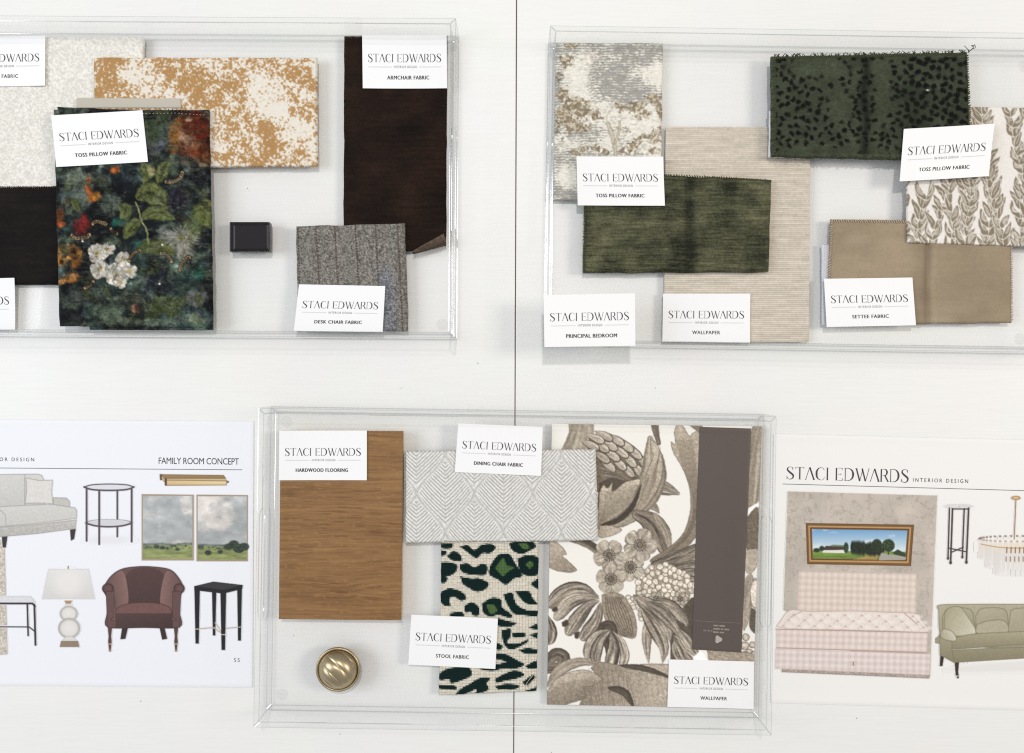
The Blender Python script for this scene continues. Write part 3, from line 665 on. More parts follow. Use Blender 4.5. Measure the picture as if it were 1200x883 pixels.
def print_leaves():
    c = Canvas(1056, 116, 1236, 296, 1.7, (229, 225, 220)); R4 = random.Random(12); T = (142, 132, 113)
    def lf(x, y, a, L, w):
        dx, dy = math.cos(a), math.sin(a); bend = R4.uniform(-.14, .14) * L; mx, my = x + dx * L * .5 - dy * bend, y + dy * L * .5 + dx * bend; bx, by = x + dx * L, y + dy * L
        c.leaf([(x - dx, y - dy), (mx, my), (bx + dx * 1.4, by + dy * 1.4)], w + 1.6, (229, 225, 220), (229, 225, 220), 'leaf', 0, 0, 0, 0, 3, 1)
        c.leaf([(x, y), (mx, my), (bx, by)], w, T, (126, 114, 97), 'leaf', .1, .4, 0, .15, R4.randint(1, 40), 1, 7, .15)
        for o_, al in ((0, .9), (w * .22, .65), (-w * .2, .5)):
            if R4.random() < al: s0, s1 = R4.uniform(.2, .35), R4.uniform(.65, .85); c.line([(x + dx * L * s0 - dy * o_, y + dy * L * s0 + dx * o_), (mx - dy * o_, my + dx * o_), (x + dx * L * s1 - dy * o_ * .6, y + dy * L * s1 + dx * o_ * .6)], R4.uniform(.7, 1.1), (224, 219, 211), .85)
    for k, x0 in enumerate(range(1046, 1262, 16)):
        y = 312.; x = x0 + R4.uniform(-4, 4); ph = R4.uniform(0, 6); lean = R4.uniform(-.16, .20)
        pts = []
        while y > 96:
            pts.append((x + lean * (300 - y) + 6 * math.sin(y * .03 + ph), y)); y -= R4.uniform(9.5, 12.5)
        c.line(pts, 1.4, T)
        for j, (xx, yy) in enumerate(pts):
            for s in (-1, 1):
                if R4.random() < .06: continue
                lf(xx, yy, -math.pi / 2 + s * R4.uniform(.28, .62), R4.uniform(19, 27), R4.uniform(5.4, 7.4))
    c.warp(1.3, .16)
    X, Y = c.X, c.Y; c.a *= (1 + .06 * (vnoise(X * .9, Y * .9, 3) - .5))[..., None]
    return c

def print_dining():
    c = Canvas(470, 522, 706, 642, 2.0, (205, 203, 199)); X, Y = c.X, c.Y
    HX, HY = 34., 46.
    def cells(cx0, cy0):
        kx = np.round((X - cx0) / (2 * HX)); ky = np.round((Y - cy0) / (2 * HY)); dx = X - cx0 - kx * 2 * HX; dy = Y - cy0 - ky * 2 * HY
        s = np.clip(np.abs(dy) / HY, 0, 1); return dx, dy, HX * (.55 * (.5 + .5 * np.cos(np.pi * s)) + .45 * (1 - s))
    d1 = cells(522, 578); d2 = cells(488, 578 + HY); ina = np.abs(d1[0]) < d1[2]
    dx = np.where(ina, d1[0], d2[0]); dy = np.where(ina, d1[1], d2[1]); hw = np.where(ina, d1[2], d2[2])
    gap = hw - np.abs(dx); ph = (dy + .85 * np.abs(dx) + .006 * dx * dx + 1.2 * (fbm(X * .06, Y * .06, 4, 2) - .5)) / 4.6
    stripe = .5 + .5 * np.cos(ph * 2 * np.pi); slub = vnoise(X * .9 + Y * .25, Y * .5, 3)
    v = sstep(.25, .75, stripe)
    v = np.where(gap < 1.5, .30, np.where(gap < 3.6, .72, v)); v = np.where((np.abs(dx) < .7) & (gap > 4), v * .6 + .1, v)
    v = v * (.45 + .85 * slub) + .10; tn = vnoise(X * 1.3, Y * 1.3, 8)
    v = np.clip(v + .55 * (tn - .5), 0, 1)[..., None]
    c.a = np.array([172, 170, 165.]) * (1 - v) + np.array([233, 232, 229.]) * v
    return c
def dining_h(px, py): return 0.00025 * (vnoise(px * .8, py * .8, 3) - .5)

def print_stool():
    c = Canvas(508, 630, 638, 822, 1.0 / 1.0 * 2.0, (231, 223, 206)); DG = (18, 40, 38)
    def z(L): return [(505 + x / 4.2, 620 + y / 4.2) for x, y in L]
    def zz(L, col=DG):
        P = spline(z(L + [L[0]]), 40); c.poly(P, col, soft=.4)
    zz([(145, 90), (180, 80), (215, 105), (250, 80), (300, 75), (318, 95), (290, 120), (255, 120), (225, 145), (185, 118)]); zz([(385, 70), (440, 62), (500, 64), (515, 90), (480, 110), (445, 125), (400, 105)])
    zz([(80, 135), (110, 110), (145, 130), (150, 160), (105, 155)]); zz([(45, 75), (105, 72), (100, 95), (55, 95)]); zz([(48, 105), (75, 110), (70, 130), (48, 132)])
    zz([(45, 165), (90, 165), (130, 180), (120, 215), (80, 235), (45, 225)]); zz([(45, 230), (80, 240), (70, 265), (45, 262)])
    zz([(145, 175), (180, 170), (215, 190), (250, 172), (278, 185), (270, 225), (225, 228), (170, 220), (145, 200)]); zz([(290, 185), (330, 130), (385, 125), (415, 170), (450, 230), (410, 245), (370, 275), (330, 250), (288, 225)])
    zz([(315, 195), (355, 145), (375, 180), (412, 190), (375, 215), (355, 235), (330, 210)], (84, 112, 66)); zz([(425, 150), (470, 130), (525, 140), (535, 190), (530, 225), (480, 232), (440, 210)])
    zz([(465, 175), (490, 158), (505, 178), (485, 195)], (84, 112, 66)); zz([(430, 75), (470, 72), (485, 95), (460, 102)], (84, 112, 66))
    zz([(145, 235), (200, 245), (240, 245), (285, 270), (265, 300), (225, 310), (185, 290), (155, 268)]); zz([(490, 270), (535, 245), (540, 300), (505, 285)])
    zz([(45, 315), (90, 293), (150, 310), (175, 340), (150, 355), (115, 335), (90, 345), (95, 380), (60, 375), (42, 345)]); zz([(165, 380), (200, 362), (235, 385), (235, 425), (205, 425), (195, 408), (170, 412)])
    zz([(250, 370), (300, 340), (345, 350), (350, 385), (400, 425), (385, 438), (335, 425), (290, 432), (258, 412)]); zz([(275, 372), (310, 375), (325, 405), (295, 420), (280, 395)], (84, 112, 66))
    zz([(358, 325), (400, 315), (420, 370), (470, 400), (525, 405), (525, 430), (450, 425), (405, 415), (370, 360)]); zz([(415, 310), (480, 308), (500, 340), (522, 372), (470, 368), (440, 340)])
    zz([(95, 415), (150, 410), (160, 430), (100, 432)]); zz([(330, 440), (380, 455), (420, 465), (380, 485), (330, 475)]); zz([(478, 490), (520, 470), (530, 495)]); zz([(350, 500), (392, 493), (392, 530), (375, 560), (430, 565), (476, 545), (470, 562), (400, 595), (365, 575), (352, 540)])
    zz([(400, 515), (455, 512), (465, 530), (410, 535)]); zz([(480, 520), (530, 515), (525, 540)]); zz([(430, 595), (480, 588), (525, 598), (520, 615), (465, 615)]); zz([(322, 560), (352, 575), (345, 595), (322, 592)])
    zz([(300, 620), (360, 615), (430, 650), (460, 670), (410, 690), (350, 690), (300, 700), (240, 690), (250, 680), (310, 670), (370, 655), (320, 640)]); zz([(465, 675), (520, 650), (525, 685), (480, 688)])
    zz([(40, 715), (80, 690), (180, 680), (200, 720), (155, 745), (100, 760), (90, 740), (45, 745)]); zz([(40, 770), (90, 770), (125, 775), (120, 790), (45, 788)]); zz([(120, 815), (150, 785), (190, 765), (240, 735), (292, 735), (275, 760), (285, 790), (240, 810), (215, 822), (225, 790), (180, 810), (130, 825)])
    zz([(315, 740), (350, 720), (410, 698), (460, 715), (430, 735), (360, 750), (325, 758)]); zz([(315, 775), (370, 765), (430, 770), (420, 788), (340, 792)]); zz([(450, 755), (500, 720), (512, 735), (470, 770)]); zz([(455, 800), (520, 780), (515, 800)])
    # square needlepoint stitches
    G = 1.75; jx = (np.floor(c.X / G) + .5) * G; jy = (np.floor(c.Y / G) + .5) * G; src = c.sample(jx, jy)
    fx = (c.X / G) % 1; fy = (c.Y / G) % 1; hole = np.maximum(np.abs(fx - .5), np.abs(fy - .5)); nz = vnoise(np.floor(c.X / G) * 3.7, np.floor(c.Y / G) * 5.3, 3)
    d = (1 - .33 * sstep(.28, .5, hole)) * (.92 + .16 * nz); c.a = np.clip(src * d[..., None], 0, 255)
    return c
def stool_h(px, py):
    G = 1.75; return -0.00022 * sstep(.25, .5, np.maximum(np.abs((px / G) % 1 - .5), np.abs((py / G) % 1 - .5)))

def print_wallpaper():
    c = Canvas(636, 492, 898, 834, 2.0, (238, 235, 228)); L, D, M = (196, 184, 164), (70, 60, 50), (132, 119, 101); R5 = random.Random(8)
    ink = (92, 82, 70); c.ek = .7
    def pf(P, col, edge=ink, tex=.22, seed=1, grad=None): c.poly(spline(P + [P[0]], 60), col, 1, .45, edge, .8, tex * .45, seed, grad)
    # ---- bird: neck, breast, dark underside
    c.leaf([(681, 490), (681, 510), (676, 532), (672, 560)], 36, (190, 178, 158), (110, 98, 82), [.85, .82, .95, 1.25, 1.5], -.25, .5, 0, .25, 4, 1, 14)
    pf([(690, 512), (710, 508), (728, 514), (744, 524), (756, 538), (763, 556), (757, 575), (735, 590), (705, 580), (690, 560)], (112, 98, 80), tex=.4, seed=3)
    fe = [(716, 523), (724, 517), (700, 515), (710, 512), (694, 523), (706, 525), (735, 524), (729, 531), (719, 535), (707, 537), (745, 532), (739, 541), (727, 545), (714, 547), (755, 543), (749, 552), (760, 554), (737, 553)]
    for k, (x, y) in enumerate(sorted(fe, key=lambda t: -(t[0] + t[1]))):
        a = .42 + .006 * (y - 512) + .004 * (x - 700); lx, ly = 23 * math.cos(a), 23 * math.sin(a)
        c.leaf([(x - lx * .65, y - ly * .65), (x, y), (x + lx * .42, y + ly * .42)], 10.6, (78, 68, 57), (70, 61, 51), 'petal', 0, .3, 0, 0, 10 + k, 1, 7)
        c.leaf([(x - lx * .65, y - ly * .65), (x - .5, y - .6), (x + lx * .36, y + ly * .36)], 8.4, (208, 197, 178), (120, 107, 91), 'petal', -.35, .45, .25, .15, 10 + k, 1, 7)
    for k in range(5): c.leaf([(698 + k * 2, 545 + k * 5), (716 + k * 3, 555 + k * 3), (738 + k * 3, 566 + k)], 6, (172, 158, 138), (64, 54, 44), 'leaf', .3, .6, 0, .5, 33 + k)
    pf([(702, 566), (716, 560), (735, 563), (756, 557), (750, 580), (730, 600), (702, 600)], (74, 63, 52), tex=.4, seed=9)
    # ---- wing tips behind the leaf
    c.leaf([(764, 571), (778, 570), (797, 579)], 17, (176, 163, 144), (70, 60, 50), 'tip', .35, .6, 0, .5, 41); c.leaf([(766, 577), (780, 579), (797, 580)], 5, (110, 98, 84), ink, 'tip', 0, .4, 0, .4, 42)
    c.leaf([(756, 588), (766, 594), (773, 602)], 15, (180, 167, 148), (76, 66, 54), 'tip', .3, .6, 0, .5, 43)
    # ---- big acanthus leaf
    c.leaf([(703, 616), (730, 607), (752, 585), (766, 555), (762, 514)], 34, (186, 173, 152), (82, 71, 58), [.3, .55, .8, 1, .95, .7, .2], -.2, .6, 0, .5, 51, 1, 10)
    pf([(762, 514), (772, 524), (777, 545), (774, 566), (762, 588), (750, 600), (745, 600), (752, 580), (760, 560), (755, 566), (759, 550), (765, 536), (763, 526)], (182, 169, 148), tex=.35, seed=5, grad=((150, 136, 116), .5, 1))
    pf([(702, 578), (707, 568), (712, 572), (718, 565), (718, 576), (733, 565), (750, 562), (747, 573), (743, 580), (746, 580), (738, 592), (722, 606), (702, 614)], (184, 171, 150), tex=.35, seed=6, grad=((138, 124, 104), .3, 1))
    for k in range(26):
        t = k / 25; c.line([(704 + 40 * t, 612 - 24 * t), (706 + 40 * t + 2, 596 - 24 * t), (710 + 36 * t, 576 - 8 * t)], .7, (96, 84, 70), .55)
    for k in range(20):
        t = k / 19; c.line([(748 + 14 * t, 598 - 50 * t), (758 + 12 * t, 586 - 46 * t), (768 + 6 * t, 566 - 42 * t)], .7, (108, 95, 80), .5)
    c.leaf([(702, 617), (725, 609), (742, 592), (752, 566)], 7, (74, 63, 52), (44, 37, 30), 'leaf', 0, .6, 0, .2, 55)
    pf([(702, 616), (715, 616), (729, 621), (718, 628), (702, 630)], (166, 152, 132), tex=.35, seed=7)
    # ---- trunk leaf and scroll
    c.leaf([(746, 603), (762, 612), (774, 632), (781, 652)], 24, (150, 136, 116), (62, 53, 44), [.5, .9, 1, .8, .4], .2, .7, .3, .5, 61, 1, 12)
    c.leaf([(766, 601), (780, 624), (786, 650)], 12, (178, 164, 144), (86, 75, 62), 'leaf', .2, .6, 0, .5, 62)
    pf([(792, 499), (800, 499), (808, 511), (813, 507), (822, 512), (822, 610), (814, 632), (794, 650), (770, 660), (762, 656), (786, 640), (801, 624), (808, 602), (809, 584), (806, 566), (798, 546), (789, 531), (786, 518), (791, 520), (790, 507)], (170, 156, 136), tex=.35, seed=11, grad=((112, 99, 83), .15, 1))
    for k in range(18):
        o = k * .9; c.line([(792 + o * 1.3, 516), (800 + o, 545), (811 + o * .5, 580), (811 + o * .35, 605), (802 + o * .35, 628), (782 + o * .3, 648)], .65, (98, 86, 71), .5)
    c.leaf([(767, 496), (769, 508), (772, 520)], 9, (128, 114, 96), (64, 55, 46), 'stem', .3, .6, 0, .5, 63)
    pf([(806, 498), (822, 498), (822, 508)], (128, 114, 96)); 
    for k in range(5): c.leaf([(768 + k * 4, 664 + k * 3), (792, 652 + k * 7), (822, 638 + k * 10)], 13, (164, 150, 131), (56, 48, 40), 'stem', .35, .8, 0, .6, 70 + k, 1, 10)
    # ---- stems from the left
    c.leaf([(640, 627), (668, 628), (694, 640), (706, 652)], 11, (118, 104, 88), (48, 41, 34), [1, 1, .9, .7], .3, .8, 0, .5, 81); c.leaf([(668, 632), (690, 642), (704, 654)], 5, (160, 146, 126), (70, 60, 50), 'stem', 0, .5, 0, .4, 82)
    pf([(641, 628), (658, 640), (664, 650), (660, 652), (676, 668), (662, 671), (641, 662)], (180, 166, 146), tex=.4, seed=13, grad=((130, 116, 98), .2, 1))
    # ---- hydrangea head
    pf([(757, 668), (770, 660), (790, 663), (803, 674), (809, 692), (806, 708), (798, 716), (770, 712), (750, 706), (745, 690)], (150, 136, 117), seed=15)
    R6 = random.Random(3); pp = []
    for k in range(1500):
        x, y = R6.uniform(744, 810), R6.uniform(661, 728)
        if ((x - 778) / 33) ** 2 + ((y - 690) / 29) ** 2 < 1 and all((x - a) ** 2 + (y - b) ** 2 > 25 for a, b in pp): pp.append((x, y))
    for k, (x, y) in enumerate(pp): c.ell(x, y, 4.3, 3.7, (198, 186, 167) if R6.random() < .7 else (160, 146, 127), R6.uniform(0, 3), 1, .4, ink, .16, .25, k, (216, 206, 188))
    for (x, y) in [(769, 702), (797, 702)]:
        for j in range(6): c.ell(x + 5.5 * math.cos(j * 1.05), y + 5.5 * math.sin(j * 1.05), 4.2, 3.4, (160, 146, 128), j * 1.05, 1, .4, ink, .2, .3, j)
        c.ell(x, y, 3.2, 3.2, (54, 46, 38)); [c.ell(x + 1.7 * math.cos(j), y + 1.7 * math.sin(j), .5, .5, (226, 216, 200), soft=.3) for j in range(0, 6)]
    pp2 = [(742 + R6.uniform(-6, 8) + k * .9, 700 + k * 1.7) for k in range(16)]
    for k, (x, y) in enumerate(pp2): c.ell(x, y, 3.4, 3, (186, 172, 153), 0, 1, .4, ink, .2, .2, k, (208, 196, 178))
    # ---- tulip buds
    for k, (pts, wd) in enumerate([([(640, 720), (644, 740), (642, 756)], 18), ([(702, 700), (682, 690), (662, 694), (641, 712)], 19), ([(703, 702), (690, 700), (668, 706), (650, 727)], 17), ([(704, 706), (698, 728), (681, 751)], 17), ([(703, 704), (690, 710), (675, 728), (664, 745)], 18)]):
        c.leaf(pts, wd, (190, 176, 156), (60, 51, 42), 'petal', [.2, -.3, .3, .3, .35][k], .85, 0, .7, 90 + k, 1, 11)
    pf([(658, 730), (664, 726), (667, 732), (660, 735)], (60, 51, 42)); pf([(673, 742), (679, 740), (678, 748), (674, 748)], (66, 56, 46)); pf([(646, 714), (652, 711), (654, 716), (648, 717)], (60, 51, 42))
    pf([(705, 697), (716, 694), (730, 698), (740, 712), (746, 730), (744, 748), (726, 744), (712, 732), (706, 715)], (138, 123, 104), tex=.5, seed=17)
    for k in range(9): c.line([(710 + k * 2, 700), (712 + k * 3.2, 722), (728 + k * 1.8, 746)], .9, (60, 51, 42), .7)
    c.leaf([(712, 738), (718, 762), (716, 786)], 22, (92, 80, 67), (46, 39, 32), 'stem', 0, .6, 0, .4, 99)
    for k, (pts, wd) in enumerate([([(714, 738), (700, 744), (690, 758), (688, 774)], 12), ([(716, 738), (704, 750), (698, 768), (700, 780)], 14), ([(718, 740), (728, 752), (732, 770), (727, 785)], 11), ([(716, 742), (718, 760), (713, 785)], 14)]):
        c.leaf(pts, wd, (196, 182, 163), (64, 55, 46), 'petal', [.3, .2, -.3, .15][k], .8, 0, .7, 105 + k, 1, 9)
    # ---- pointed leaf sprays under the hydrangea
    pf([(758, 706), (776, 720), (796, 716), (812, 700), (818, 720), (815, 776), (788, 784), (784, 750), (766, 726)], (78, 67, 55), tex=.45, seed=19)
    for k, (pts, wd) in enumerate([([(742, 697), (762, 720), (758, 750), (760, 778)], 15), ([(752, 712), (768, 738), (778, 760), (776, 778)], 17), ([(746, 700), (768, 716), (782, 738), (785, 753)], 19), ([(764, 705), (786, 712), (803, 728), (804, 735)], 17), ([(758, 706), (780, 722), (797, 745), (798, 748)], 16),
            ([(790, 745), (800, 760), (816, 778)], 15), ([(796, 738), (808, 756), (821, 772)], 14), ([(790, 752), (796, 768), (806, 782)], 13)]):
        c.leaf(pts, wd, (192, 178, 158), (62, 53, 44), 'leaf', [.3, .3, -.3, .3, .25, -.2, .3, .2][k], .8, .2, .6, 115 + k, 1, 10)
    # ---- lower scrolls
    c.leaf([(641, 776), (652, 767), (661, 771), (656, 782), (641, 784)], 15, (132, 118, 100), (58, 50, 41), [.9, 1, .9, .8], .3, .8, 0, .6, 125)
    c.leaf([(641, 806), (656, 786), (680, 776), (704, 780)], 13, (180, 166, 147), (90, 78, 65), 'leaf', .2, .7, 0, .5, 126)
    pf([(692, 783), (704, 776), (730, 780), (770, 778), (800, 786), (800, 832), (690, 832), (682, 818), (684, 806), (700, 796)], (128, 114, 97), tex=.4, seed=21, grad=((186, 172, 153), 1, .25))
    for k in range(34):
        x = 690 + k * 3.4; c.line([(x, 782 + 6 * R5.random()), (x - 4 + 8 * R5.random(), 800), (x + 8 * R5.random(), 832)], .8, (80, 70, 60) if k < 16 else (124, 112, 97), .4)
    c.leaf([(712, 806), (732, 812), (744, 832)], 9, (90, 78, 65), (52, 45, 37), 'leaf', .4, .6, 0, .4, 127); c.leaf([(726, 780), (756, 784), (790, 796)], 7, (92, 80, 67), (52, 45, 37), 'leaf', .2, .6, 0, .4, 128)
    pf([(641, 810), (654, 794), (674, 786), (690, 786), (706, 796), (694, 804), (684, 806), (686, 818), (664, 826), (646, 832), (641, 832)], (174, 160, 141), tex=.4, seed=23, grad=((126, 112, 95), .3, 1))
    for k in range(16): c.line([(642, 812 + k * 1.4), (664, 800 + k * 1.6), (700 - k * .8, 795 + k * 1.4)], .7, (104, 91, 77), .5)
    # ---- flowers
    for k, (x, y, rr, a0) in enumerate([(739, 665, 17, .6), (714, 651, 19, .3), (716, 679, 18, .9), (750, 639, 20, .1)]):
        for j in range(5):
            a = a0 + j * 1.2566; c.leaf([(x + 2 * math.cos(a), y + 2 * math.sin(a)), (x + .55 * rr * math.cos(a), y + .55 * rr * math.sin(a)), (x + rr * math.cos(a), y + rr * math.sin(a))], rr * .92, (206, 194, 175), (96, 84, 70), 'petal', 0, .45, 0, .55, 140 + k * 6 + j, 1, 8)
        for j in range(16):
            a = j * .3927; c.line([(x + 2.5 * math.cos(a), y + 2.5 * math.sin(a)), (x + 6.6 * math.cos(a), y + 6.6 * math.sin(a))], .8, (66, 56, 47)); c.ell(x + 6.8 * math.cos(a), y + 6.8 * math.sin(a), .8, .8, (58, 49, 41), soft=.3)
        c.ell(x, y, 3.3, 3.3, (104, 90, 75), edge=(58, 49, 41), tex=.4)
    # ---- beyond the paint strip
    c.leaf([(890, 494), (884, 540), (878, 600)], 34, (176, 162, 142), (104, 91, 76), [.35, .7, 1, 1], -.2, .6, 0, .3, 161, 1, 14); c.poly([(876, 606), (877, 596), (890, 588), (889, 594)], (238, 235, 228))
    pf([(874, 608), (888, 596), (888, 645), (874, 642)], (104, 91, 76), tex=.5, seed=25); pf([(873, 645), (888, 644), (887, 662), (880, 672), (873, 668)], (168, 154, 134), tex=.4, seed=26)
    c.leaf([(880, 672), (874, 700), (872, 740)], 18, (182, 168, 149), (96, 84, 70), 'leaf', .3, .5, 0, .5, 163); pf([(880, 712), (886, 718), (886, 742), (878, 734)], (86, 75, 62)); c.ell(885, 696, 6, 18, (210, 198, 180), 0, 1, .5, ink, .1, .2)
    for k, (x, y, rr) in enumerate([(874, 747, 4.5), (873, 757, 5), (878, 765, 4.5), (882, 756, 4), (873, 768, 5), (884, 768, 5)]): c.ell(x, y, rr, rr, (170, 156, 137), 0, 1, .4, ink, .2, .3, k, (196, 182, 163))
    pf([(828, 762), (880, 766), (880, 780), (836, 778)], (150, 136, 117), tex=.5, seed=28); pf([(812, 770), (822, 764), (828, 776), (814, 778)], (238, 235, 228), edge=None, tex=0)
    X, Y = c.X, c.Y; c.a *= (1 + .16 * (vnoise(X * .9, Y * .9, 31) - .5) * (c.m > .3))[..., None]; g_ = c.a.mean(-1, keepdims=True); soft = np.clip((g_ + (c.a - g_) * .82) * 1.06 + 11, 0, 255); c.a = np.where(c.m[..., None] > .3, soft, c.a)
    hatch = vnoise(X * .35 + Y * .15, Y * .9 - X * .3, 66) - .5; c.a = np.where(c.m[..., None] > .3, c.a * (1 + .14 * hatch[..., None]), c.a); c.warp(.5, .3)
    c.a = np.clip(c.a, 0, 255); return c

def print_velvet(box, c1, c2, seed, rows=1.0, patch=.03, gain=1.0, bands=(), thread=.5):
    """plain pile cloth: threads across, crushed patches; bands = (x, width, amount) of fold shading painted into the colour, darker below zero, paler above"""
    c = Canvas(*box, 1.8, c1); X, Y = c.X, c.Y
    th = vnoise(X * .035, Y * .62 * rows, seed) * .5 + vnoise(X * .10, Y * 1.1 * rows, seed + 1) * .5; fi = vnoise(X * .75, Y * .8, seed + 2); pa = fbm(X * patch, Y * patch * 1.3, seed + 3, 4, .55)
    sc = fbm(X * .02, Y * .35, seed + 5, 3); v = .5 + gain * ((th - .5) * thread * 1.3 + (fi - .5) * .55 + (pa - .5) * 1.5 + (sc - .5) * .4)
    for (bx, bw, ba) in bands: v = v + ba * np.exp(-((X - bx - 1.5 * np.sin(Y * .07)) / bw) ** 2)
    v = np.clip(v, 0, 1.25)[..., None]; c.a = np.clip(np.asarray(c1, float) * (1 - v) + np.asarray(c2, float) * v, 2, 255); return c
def print_taupe():
    c = print_velvet((958, 250, 1194, 390), (132, 117, 97), (174, 158, 134), 7, 1, .022, .36, [(1085, 5, -.45), (1076, 7, -.16), (1094, 3, .12)], .15)  # fold line and its darker side are shade painted into the colour
    for (x, y, rx, ry, a) in [(1003, 281, 12, 7, .35), (1046, 284, 13, 6, .28), (1105, 362, 22, 5, .3), (1098, 375, 12, 3, .5), (1055, 300, 30, 4, .12), (1140, 330, 30, 24, -.10), (990, 330, 14, 40, .10)]: c.ell(x, y, rx, ry, (182, 166, 146) if a > 0 else (120, 106, 88), 0, abs(a), rx * .35)  # pale spots: sheen highlights of the lying pile, painted into the colour
    return c
def print_oak():
    c = Canvas(320, 498, 480, 734, 2.0, (140, 100, 60)); X, Y = c.X, c.Y
    wob = 6 * (fbm(X * .012, Y * .03, 3, 3) - .5) + 9 * np.exp(-(((X - 395) / 40) ** 2 + ((Y - 690) / 16) ** 2)) * np.sign(Y - 690) * .6; y = Y + wob
    tone = fbm(X * .006, y * .05, 5, 4, .6); grain = vnoise(X * .018, y * .55, 8) * .5 + vnoise(X * .03, y * 1.05, 9) * .5; pore = vnoise(X * .05, y * .85, 12); fleck = vnoise(X * .2, y * .9, 14)
    v = np.clip(.5 + (tone - .5) * .45 + (grain - .5) * .65, 0, 1)[..., None]; c.a = np.array([112, 80, 48.]) * (1 - v) + np.array([160, 121, 78.]) * v
    d = (sstep(.60, .82, pore) * .32 * (.4 + .9 * fbm(X * .02, Y * .04, 15, 3)))[..., None]; c.a = c.a * (1 - d) + np.array([84, 56, 32.]) * d
    l = (sstep(.68, .85, fleck) * .22)[..., None]; c.a = c.a * (1 - l) + np.array([178, 142, 98.]) * l
    for (x, yy, L) in [(392, 688, 26), (405, 693, 18), (380, 684, 14), (398, 700, 16), (352, 648, 14), (360, 640, 10), (430, 575, 16)]: c.line([(x - L, yy), (x, yy + 1.2), (x + L, yy - .4)], 1.2, (96, 64, 38), .5)
    return c

# ------------------------------------------------------------------ the setting: two white table tops butted together, a dark gap between them
M_table = m_table(); M_dark = m_plain('joint_strip', (112, 92, 88), 0.9)
def bevel_prism(name, foot, z0, z1, mat, parent=None, bev=0.0, seg=2, loc=None, smooth=False, edge_mat=None):
    bm = bmesh.new(); a = [bm.verts.new((x, y, z0)) for x, y in foot]; b = [bm.verts.new((x, y, z1)) for x, y in foot]; n = len(foot)
    bm.faces.new(a[::-1]); bm.faces.new(b)
    for i in range(n): bm.faces.new((a[i], a[(i + 1) % n], b[(i + 1) % n], b[i]))
    bmesh.ops.recalc_face_normals(bm, faces=bm.faces)
    if bev:
        res = bmesh.ops.bevel(bm, geom=list(bm.edges), offset=bev, segments=seg, profile=0.5, affect='EDGES')
        if edge_mat is not None:
            for f in res['faces']: f.material_index = 1
    me = bpy.data.meshes.new(name); bm.to_mesh(me); bm.free()
    if smooth:
        for p in me.polygons: p.use_smooth = True
    o = link(name, me, mat, parent, loc)
    if edge_mat is not None: me.materials.append(edge_mat)
    return o
gt = W(605.4, 0)[0]; gb = W(602.0, 883)[0]; yt, yb = W(0, -260)[1], W(0, 1143)[1]
sl = (gt - gb) / (W(0, 0)[1] - W(0, 883)[1]); xm = (gt + gb) / 2
gx = lambda y: xm + sl * y
t1 = bevel_prism('tabletop', [(-0.80, yb), (gx(yb) - 0.0005, yb), (gx(yt) - 0.0005, yt), (-0.80, yt)], -0.022, 0, M_table, bev=0.0007)
t2 = bevel_prism('tabletop', [(gx(yb) + 0.0005, yb), (0.80, yb), (0.80, yt), (gx(yt) + 0.0005, yt)], -0.022, 0, M_table, bev=0.0007)
tag(t1, kind='structure'); tag(t2, kind='structure')
t3 = bevel_prism('joint_strip', [(gx(yb) - .00045, yb), (gx(yb) + .00045, yb), (gx(yt) + .00045, yt), (gx(yt) - .00045, yt)], -0.021, -0.0016, M_dark); tag(t3, kind='structure')

